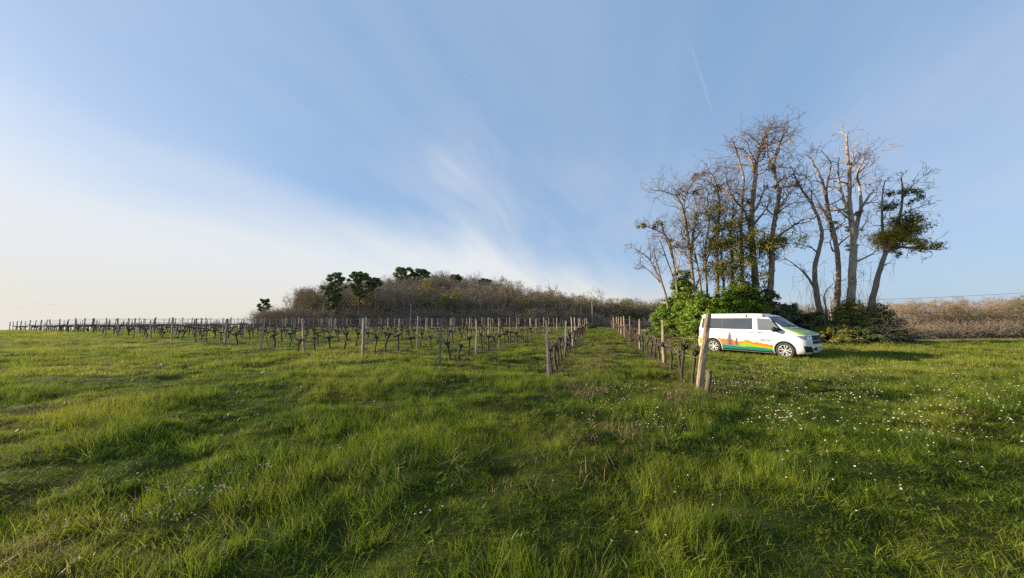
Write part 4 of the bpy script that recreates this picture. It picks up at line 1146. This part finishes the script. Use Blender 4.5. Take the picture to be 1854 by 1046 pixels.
# ------------------------------------------------------------------ thicket under the trees
def bush(name, label, px, top_py, Y, rx, mat, nleaf, size, seed, stems=14, ry=None, twigs=0, cat='bush', flat=1.0, squash=1.0):
    rng = np.random.default_rng(seed); c = at(px, 590, Y); gx, gy = c.x, c.y; g = gzf(gx, gy)
    top = at(px, top_py, Y).z - g; ry = ry or rx * .8
    root = bpy.data.objects.new(name, None); COL.objects.link(root); root.location = (gx, gy, g); tag(root, label, cat)
    # sprays of leaves on an irregular dome
    nleaf = int(nleaf * 2.1); size = size * .70; nsub = max(16, nleaf // 60); Cs = []; N = []
    for k in range(nsub):
        u = rng.random() * 6.283; v = rng.random() ** .75; s = math.sqrt(max(0, 1 - (v * .98) ** 2)) if v < 1 else 0
        rr = (.55 + .50 * rng.random() ** 1.5) * (1 + .25 * math.sin(3 * u + seed) * .7)
        sc = np.array((math.cos(u) * (s ** flat) * rx * rr, math.sin(u) * (s ** flat) * ry * rr, v * top * (.72 + .32 * rng.random())))
        sr = size * (2.2 + 2.4 * rng.random()); m = int(nleaf / nsub * (.5 + rng.random())); w = rng.normal(0, 1, (m, 3)); w /= np.linalg.norm(w, axis=1, keepdims=True)
        Cs.append(sc + w * (sr * rng.random((m, 1)) ** .4) * np.array((1.25, 1.25, .75))); N.append(w * .5 + np.array((sc[0] / rx, sc[1] / ry, .7)))
    C_ = np.concatenate(Cs); N = np.concatenate(N); C_[:, 2] = np.maximum(C_[:, 2], .04)
    link('foliage', leaves_mesh('foliage', C_, N, size, mat, rng, 1.8), root)
    S = MB()
    for k in range(stems):
        a = rng.random() * 6.283; e = np.array((math.cos(a) * rx * .7 * rng.random(), math.sin(a) * ry * .7 * rng.random(), top * (.55 + .4 * rng.random())))
        pts = [np.array((e[0] * .3, e[1] * .3, -.1))]
        for q in range(1, 5): pts.append(pts[0] + (e - pts[0]) * q / 4 + rng.normal(0, .06, 3))
        S.tube(pts, np.linspace(.035, .012, 5), 4, 0, False)
    for k in range(twigs):
        a = rng.random() * 6.283; p = np.array((math.cos(a) * rx * .8 * rng.random(), math.sin(a) * ry * .8 * rng.random(), top * .5 * rng.random())); d = np.array((math.cos(a), math.sin(a) * .6, .5 + rng.normal(0, .4)))
        pts = [p]; L = .7 + 1.3 * rng.random()
        for q in range(6): pts.append(pts[-1] + d / np.linalg.norm(d) * L / 6); d = d + rng.normal(0, .18, 3) + np.array((0, 0, -.22))
        pts = [np.array((q[0], q[1], max(q[2], .03))) for q in pts]
        S.tube(pts, np.linspace(.012, .006, 7), 3, 0, False)
    link('stems', S.mesh('stems', M['bramble']), root)
    return root


E_, D_, I_ = M['elder'], M['darkleaf'], M['ivyleaf']
bush('elder_bush', 'bright green elder bush at the vineyard-side end of the thicket', 1214, 541, 28, 1.7, E_, 6000, .105, 201)
bush('elder_bush', 'tall narrow bright green elder climbing round the thin trunks', 1240, 488, 27.2, 1.5, E_, 8000, .105, 202, twigs=30)
bush('elder_bush', 'green elder bush with brown dead stems showing behind the rear of the van', 1268, 530, 25.6, 1.9, E_, 7500, .105, 203, twigs=50)
bush('elder_bush', 'dense bright green elder bush right behind the van roof awning', 1312, 527, 25.0, 2.0, E_, 8500, .105, 204)
bush('elder_bush', 'highest bright green elder bush at the foot of the tallest tree', 1345, 508, 25.2, 1.9, E_, 8500, .105, 205)
bush('laurel_bush', 'dark evergreen bush at the foot of the two tallest trunks', 1388, 522, 25.2, 1.5, D_, 6000, .10, 206)
bush('laurel_bush', 'low dark green bush behind the van windscreen', 1428, 552, 25.5, 1.9, D_, 5500, .10, 207, twigs=20)
bush('ivy_bush', 'loose olive green ivy bush behind the van bonnet', 1470, 566, 25.0, 1.9, D_, 5000, .10, 208, twigs=50)
bush('ivy_bush', 'low olive green ivy spilling onto the grass beyond the van nose', 1508, 590, 23.6, 2.2, I_, 6500, .09, 209, twigs=60)
bush('ivy_bush', 'yellow-green ivy mound round the foot of the pale dead tree', 1545, 543, 24.2, 1.6, I_, 8000, .09, 210, twigs=80)
bush('bramble_bush', 'brown bramble tangle under the right-leaning tree', 1590, 550, 24.2, 1.8, I_, 3400, .085, 211, twigs=420)
bush('bramble_bush', 'low dark bramble mound with fallen dead branches at the thicket end', 1606, 592, 23.2, 1.5, D_, 3200, .085, 212, twigs=220)
bush('bramble_bush', 'low dark bramble fringe in front of the yellow-green ivy mound', 1560, 592, 22.8, 1.9, D_, 3600, .085, 213, twigs=110)
bush('small_shrub', 'small dark shrub at the far end of the aisle-side vine row', 1069, 587, 52, 1.3, D_, 2200, .13, 214, twigs=10)

# dead branches propped on the bramble mound
rng = np.random.default_rng(55)
for k, (a, b_) in enumerate((((1625, 600), (1612, 553)), ((1642, 608), (1618, 560)), ((1604, 604), (1609, 560)))):
    p0, p1 = at(*a, 23.0), at(*b_, 23.6); p0.z = gzf(p0.x, p0.y) + .02; o_ = np.array(p0); mb = MB()
    pts = catmull([np.zeros(3), (np.array(p1) - o_) * .5 + rng.normal(0, .08, 3), np.array(p1) - o_], 4)
    mb.tube(pts, np.linspace(.035, .018, len(pts)), 5)
    branch(mb, pts[5], np.array((.6, -.2, .1)), .9, .014, 1, rng, -.1, .2, (0, 2, 2), None, .008)
    tag(link('dead_branch', mb.mesh('dead_branch', M['bark_pale']), None, p0), ['bleached dead branch standing steeply in the bramble mound at the thicket end', 'longest bleached dead branch slanting off the bramble mound onto the grass', 'bleached dead branch upright beside the right-leaning tree'][k], 'branch', 'dead branches on the bramble mound')


# ------------------------------------------------------------------ woodland behind
def bare_tree_mesh(seed, H=10.0, twigmat='wood_twig', leafy=0, kids=(4, 4, 4), fine=.016, leafmat='bud'):
    rng = np.random.default_rng(seed); T = MB(); C = MB(); n = 9
    pts = [np.array((0, 0, -.4))]
    for i in range(1, n): pts.append(np.array((rng.normal(0, .12) * i ** .6, rng.normal(0, .12) * i ** .6, H * .86 * i / (n - 1))))
    rr = np.linspace(.17, .03, n) * H / 10; T.tube(pts, rr, 6, 0, False)
    tips = []
    for c in range(20):
        t = .22 + .78 * rng.random(); k = min(int(t * (n - 1)), n - 2); q = pts[k] + (pts[k + 1] - pts[k]) * (t * (n - 1) - k)
        a = rng.random() * 6.283; d = np.array((math.cos(a), math.sin(a), .75 + .5 * rng.random()))
        branch(C, q, d, H * (.16 + .17 * rng.random()) * (1.25 - .6 * t), .05 * (1.2 - t), 0, rng, .3, .2, kids, tips, fine)
    mats = [M['wood_trunk']]
    off = T.n; W = MB(); W.v = T.v + C.v; W.f = T.f + [tuple(j + off for j in f) for f in C.f]; W.m = [0] * len(T.f) + [1] * len(C.f); W.n = T.n + C.n
    if leafy and tips:
        tp = np.array(tips); m = leafy; Cc = tp[rng.integers(0, len(tp), m)] + rng.normal(0, .25, (m, 3)); L = .16
        for c in Cc:
            a = rng.normal(0, 1, 3); a /= np.linalg.norm(a); b = np.cross(a, rng.normal(0, 1, 3)); b /= np.linalg.norm(b)
            W.add([c - a * L, c + b * L * .6, c + a * L, c - b * L * .6], [(0, 1, 2, 3)], 2)
    me = W.mesh('woodland_tree', [M['wood_trunk'], M[twigmat], M[leafmat]], False)
    zt = max(v.co.z for v in me.vertices); k = H / zt; Tm, Cm = T.mesh('trunk', M['wood_trunk'], False), C.mesh('crown', M[twigmat], False)
    for q in (me, Tm, Cm): q.transform(Matrix.Diagonal((1, 1, k, 1)))
    return me, Tm, Cm


def build_woods():
    rng = np.random.default_rng(77)
    V = [bare_tree_mesh(300 + i)[0] for i in range(5)] + [bare_tree_mesh(310 + i, leafy=900)[0] for i in range(2)] + [bare_tree_mesh(320 + i, twigmat='russet_twig')[0] for i in range(2)] + [bare_tree_mesh(330 + i, leafy=1600, leafmat='ivyleaf')[0] for i in range(2)]
    # undergrowth
    U = []
    for i in range(3):
        r = np.random.default_rng(340 + i); mb = MB()
        for k in range(46):
            a = r.random() * 6.283; d = np.array((math.cos(a) * .6, math.sin(a) * .6, .8 + .4 * r.random())); branch(mb, np.array((r.normal(0, .8), r.normal(0, .8), 0)), d, 1.6 + r.random(), .022, 1, r, .1, .2, (0, 4, 3), None, .016)
        U.append(mb.mesh('undergrowth', M['wood_twig'], False))
    sil_x = [330, 380, 440, 490, 540, 600, 650, 700, 760, 800, 850, 900, 950, 1000, 1040, 1080, 1110, 1160, 1240, 1500, 1620, 1700, 1790, 1900, 2100]
    sil_y = [578, 572, 562, 546, 526, 504, 500, 499, 492, 493, 495, 502, 514, 523, 534, 536, 538, 542, 546, 546, 550, 545, 541, 543, 544]
    P = []; S = []; I = []; UP = []; US = []
    def put(x, y, kind, jitter=1.0):
        g = gzf(x, y); px = CX + F_PX * x / y
        want = (HOR - np.interp(px, sil_x, sil_y)) / F_PX * y + CAM_H - g
        h = min(want, 13.5) * (.64 + .42 * rng.random() ** 1.3) * jitter
        if h < 2.2: return
        P.append((x, y, g)); S.append((h / 10 * (1.0 + .25 * rng.random()), h / 10 * (1.0 + .25 * rng.random()), h / 10)); I.append(kind)
    # hillside wood
    for k in range(760):
        y = 94 + 80 * rng.random() ** 1.1; px = rng.uniform(470, 1210); x = (px - CX) / F_PX * y
        y += max(0, (560 - px)) * .25
        if px > 1040: y = 98 + 30 * rng.random(); x = (px - CX) / F_PX * y
        put(x, y, (9 + rng.integers(0, 2) if rng.random() < .10 else rng.integers(0, 5)) if px < 1030 or rng.random() < .35 else rng.integers(5, 7))
    for k in range(60):     # thin far trees running left
        y = 175 + 40 * rng.random(); px = rng.uniform(345, 520); x = (px - CX) / F_PX * y; put(x, y, rng.integers(0, 5))
    for k in range(130):    # behind the thicket
        y = 92 + 30 * rng.random(); px = rng.uniform(1180, 1620); x = (px - CX) / F_PX * y; put(x, y, rng.integers(0, 7))
    for k in range(190):    # right-hand wood
        y = 66 + 40 * rng.random() ** 1.3; px = rng.uniform(1590, 2080); x = (px - CX) / F_PX * y; put(x, y, rng.choice([0, 1, 2, 5, 6, 7, 8, 7, 8], p=[.15, .15, .15, .1, .1, .0875, .0875, .0875, .0875]), 1.1)
    n = len(P); rot = np.zeros((n, 3)); rot[:, 2] = rng.random(n) * 6.28
    o = scatter('bare_woodland', V, np.array(P), rot, np.array(S), np.array(I)); tag(o, 'leafless brown woodland along the far side of the fields', 'woodland', kind='stuff')
    for k in range(420):
        px = rng.uniform(480, 1210); y = 90 + 16 * rng.random(); x = (px - CX) / F_PX * y; UP.append((x, y, gzf(x, y))); US.append(.9 + .7 * rng.random())
    for k in range(170):
        px = rng.uniform(1590, 2060); y = 62 + 14 * rng.random(); x = (px - CX) / F_PX * y; UP.append((x, y, gzf(x, y))); US.append(.6 + .6 * rng.random())
    n = len(UP); rot = np.zeros((n, 3)); rot[:, 2] = rng.random(n) * 6.28
    o = scatter('woodland_undergrowth', U, np.array(UP), rot, np.repeat(np.array(US)[:, None], 3, 1), rng.integers(0, 3, n)); tag(o, 'brown undergrowth along the woodland edge', 'undergrowth', kind='stuff')
    # single trees that stand out of the wood
    SOLO = [(1076, 517, 100, 0, 'pale bare tree standing clear of the wood behind the utility pole'), (1052, 526, 104, 1, 'bare bushy tree just left of the utility pole'), (1787, 537, 74, 0, 'pale spreading bare tree above the right-hand wood'), (794, 486, 135, 2, 'thin bare treetop between the pines on the hilltop'), (806, 487, 137, 3, 'second thin bare treetop between the pines on the hilltop'), (864, 489, 135, 0, 'spiky bare treetop right of the small hilltop pine'), (905, 497, 132, 1, 'bare treetop on the falling right shoulder of the hill'), (918, 496, 130, 4, 'tall bare treetop on the right shoulder of the hill'), (942, 505, 128, 2, 'lower bare treetop on the right shoulder of the hill'), (998, 512, 120, 3, 'bare treetop where the hill wood steps down'), (1770, 592 - 30, 66, 4, 'slim pale trunk at the front of the right-hand wood'), (700, 498, 120, 2, 'bare treetop left of the broad hilltop pine'), (548, 520, 105, 1, 'bare tree on the left slope below the twin pines'), (520, 532, 105, 3, 'low bare tree at the left foot of the wooded hill')]
    solo = [bare_tree_mesh(400 + i, kids=(4, 4, 3), fine=.020) for i in range(5)]
    for (px, py, y, v, lab) in SOLO:
        x = (px - CX) / F_PX * y; g = gzf(x, y); h = (HOR - py) / F_PX * y + CAM_H - g
        r = bpy.data.objects.new('bare_tree', None); COL.objects.link(r); r.location = (x, y, g); r.rotation_euler = (0, 0, rng.random() * 6); r.scale = (h / 10 * .9,) * 2 + (h / 10,)
        link('trunk', solo[v][1], r); link('crown', solo[v][2], r); tag(r, lab, 'tree')
    # pines
    def pine(px, top, wpx, hpx, y, lab, seed, layers=1):
        r_ = np.random.default_rng(seed); x = (px - CX) / F_PX * y; g = gzf(x, y); H = (HOR - top) / F_PX * y + CAM_H - g; W = wpx / F_PX * y / 2; D = hpx / F_PX * y
        root = bpy.data.objects.new('pine_tree', None); COL.objects.link(root); root.location = (x, y, g); tag(root, lab, 'pine')
        T = MB(); T.tube([(0, 0, -.5), (r_.normal(0, .1), 0, H * .3), (r_.normal(0, .2), 0, H * .65), (r_.normal(0, .2), 0, H * .93)], [.32, .26, .2, .08], 7, 0, False)
        Cc = []; N = []; nc = 66
        for k in range(nc):
            t = r_.random() ** 1.3; zz = H - D * t; wr = W * (math.sin(math.pi * min(.97, .16 + .62 * t)) ** .9) * (1 if t < .65 else .7); a = r_.random() * 6.283; q = wr * (.25 + .75 * r_.random() ** .5)
            c = np.array((math.cos(a) * q, math.sin(a) * q, zz - D * .10 * r_.random())); pr = W * (.13 + .13 * r_.random())
            T.tube([(0, 0, max(H * .3, c[2] - .8)), c * np.array((.5, .5, 1)) - np.array((0, 0, .35)), c], [.08, .06, .03], 4, 0, False)
            m = 250; w = r_.normal(0, 1, (m, 3)); w /= np.linalg.norm(w, axis=1, keepdims=True)
            Cc.append(c + w * pr * r_.random((m, 1)) ** .35 * np.array((1, 1, .62))); N.append(w + np.array((0, 0, .6)))
        link('trunk', T.mesh('trunk', M['pine_bark']), root)
        link('crown', leaves_mesh('crown', np.concatenate(Cc), np.concatenate(N), .12 + .008 * W, M['pine'], r_, 2.6), root)
    pine(604, 494, 42, 50, 92, 'tall dark pine with open trunk left of its twin on the hillside edge', 1)
    pine(651, 491, 46, 46, 93, 'broad dark pine with bare trunk right of its twin on the hillside edge', 2)
    pine(676, 503, 28, 22, 98, 'small dark pine crown leaning right beside the twin pines', 3)
    pine(730, 484, 40, 26, 140, 'broad flat-topped pine on the very top of the wooded hill', 4)
    pine(760, 487, 38, 24, 141, 'second flat-topped pine joined to the broad one on the hilltop', 5)
    pine(824, 497, 24, 11, 138, 'small rounded pine crown right of the hilltop pines', 6)
    pine(878, 505, 26, 10, 136, 'low pine crown on the falling right shoulder of the hill', 7)
    pine(478, 541, 22, 24, 150, 'small lone pine at the left end of the wood', 9)
    pine(600, 548, 34, 44, 91, 'dark evergreen shrub below the left twin pine', 11)


build_woods()


# ------------------------------------------------------------------ utility poles, cables, contrails, birds
def pole(px, top, y, lab, r=.14):
    x = (px - CX) / F_PX * y; g = gzf(x, y); H = (HOR - top) / F_PX * y + CAM_H - g
    root = bpy.data.objects.new('utility_pole', None); COL.objects.link(root); root.location = (x, y, g); tag(root, lab, 'pole')
    mb = MB(); mb.tube([(0, 0, -.5), (0, 0, H)], [r, r * .62], 8); link('shaft', mb.mesh('shaft', M['pole']), root)
    for z in (H - .25, H - .9):
        mb = MB(); mb.tube([(-.16, 0, z), (.16, 0, z)], .05, 6); link('insulator', mb.mesh('insulator', M['pole']), root)
    return Vector((x, y, g + H))


def cable(a, b, sag, lab, r=.016):
    mb = MB(); a = Vector(a); b = Vector(b)
    pts = [a.lerp(b, t) - Vector((0, 0, sag * 4 * t * (1 - t))) for t in np.linspace(0, 1, 25)]
    mb.tube(pts, r, 4); tag(link('overhead_cable', mb.mesh('overhead_cable', M['cable'])), lab, 'cable')


pa = pole(1072, 545, 90, 'slim concrete utility pole standing before the wood at the end of the aisle')
pb = pole(744, 551, 86, 'far utility pole rising among the vine stakes below the hill', .12)
cable(pa - Vector((0, 0, .3)), pb - Vector((0, 0, .2)), 1.7, 'upper overhead cable from the aisle pole across the dark wood', .022)
cable(pa - Vector((0, 0, .9)), pb - Vector((0, 0, .7)), 2.0, 'lower overhead cable from the aisle pole across the dark wood', .022)
q0 = at(1500, 545, 45); q1 = at(2050, 517, 45)
cable(q0, q1, .25, 'thin upper overhead cable against the sky beyond the thicket')
q0 = at(1500, 572, 44); q1 = at(2050, 545, 44)
cable(q0, q1, .25, 'lower overhead cable crossing the right-hand wood', .022)
for (px, y, t, lab) in ((1503, 45, 536, 'utility pole hidden behind the thicket trees'), (2050, 45, 510, 'utility pole beyond the right-hand field edge')): pole(px, t, y, lab, .13)

contrail_m = bpy.data.materials.new('contrail_vapour'); contrail_m.use_nodes = True; nt = contrail_m.node_tree
tr = nt.nodes.new('ShaderNodeBsdfTransparent'); b = nt.nodes['Principled BSDF']; b.inputs['Base Color'].default_value = (.9, .9, .9, 1); b.inputs['Roughness'].default_value = 1
tcn = nt.nodes.new('ShaderNodeTexCoord'); fz = noise_ex(nt, tcn.outputs['Object'], .004, 3).smooth(.2, .8) * .06 + .015
mx = nt.nodes.new('ShaderNodeMixShader'); nt.links.new(fz.k, mx.inputs[0]); nt.links.new(tr.outputs[0], mx.inputs[1]); nt.links.new(b.outputs[0], mx.inputs[2]); nt.links.new(mx.outputs[0], nt.nodes['Material Output'].inputs[0])
for (a, b_, lab) in (((812, 109), (905, 196), 'short faint white contrail high above the vineyard'), ((1250, 80), (1290, 205), 'faint white contrail pointing down towards the tallest tree')):
    def hi(p):
        d = ray(*p); return Vector((0, 0, CAM_H)) + d * (6000 / d.z)
    A, B2 = hi(a), hi(b_); mb = MB(); pts = [A.lerp(B2, t) - A for t in np.linspace(0, 1, 14)]
    mb.tube(pts, np.interp(np.linspace(0, 1, 14), [0, .15, 1], [8, 24, 14]) * ((A.lerp(B2, .5)).length / 9000), 6)
    o = link('contrail', mb.mesh('contrail', contrail_m), None, A); o.visible_shadow = False if False else True
    tag(o, lab, 'contrail')


def bird(px, py, y, span, flap, bank, lab):
    p = at(px, py, y); mb = MB()
    mb.tube([(0, -.26, 0), (0, -.16, .0), (0, 0, .0), (0, .14, .01), (0, .22, .02), (0, .27, .015)], [.012, .045, .06, .045, .035, .008], 6)
    mb.add([(-.05, -.36, 0), (.05, -.36, 0), (.02, -.2, .012), (-.02, -.2, .012)], [(0, 1, 2, 3)])
    for s in (-1, 1):
        prof = [(0.02, .0, .13), (.25, flap * .6, .14), (.55, flap, .12), (.85, flap * .75, .08), (1.0, flap * .5, .015)]
        V = []
        for (u, z, c) in prof:
            x = s * u * span / 2; V += [(x, c * .6 - u * .05, z + .012), (x, -c * .6 - u * .08, z), (x, 0, z - .008)]
        F = []
        for i in range(4):
            a = i * 3; F += [(a, a + 3, a + 4, a + 1), (a + 1, a + 4, a + 5, a + 2), (a + 2, a + 5, a + 3, a)]
        mb.add(V, F)
    o = link('bird', mb.mesh('bird', M['bird']), None, p); o.rotation_euler = (0, bank, rad(70)); tag(o, lab, 'bird')


bird(33, 557.5, 85, 1.1, .02, .1, 'lowest of three small dark birds, wings level, over the vineyard')
bird(62, 550.5, 85, 1.1, .14, -.1, 'middle small dark bird with raised wings over the vineyard')
bird(92, 552, 85, 1.1, .16, .05, 'small dark bird with raised wings nearest the wood over the vineyard')
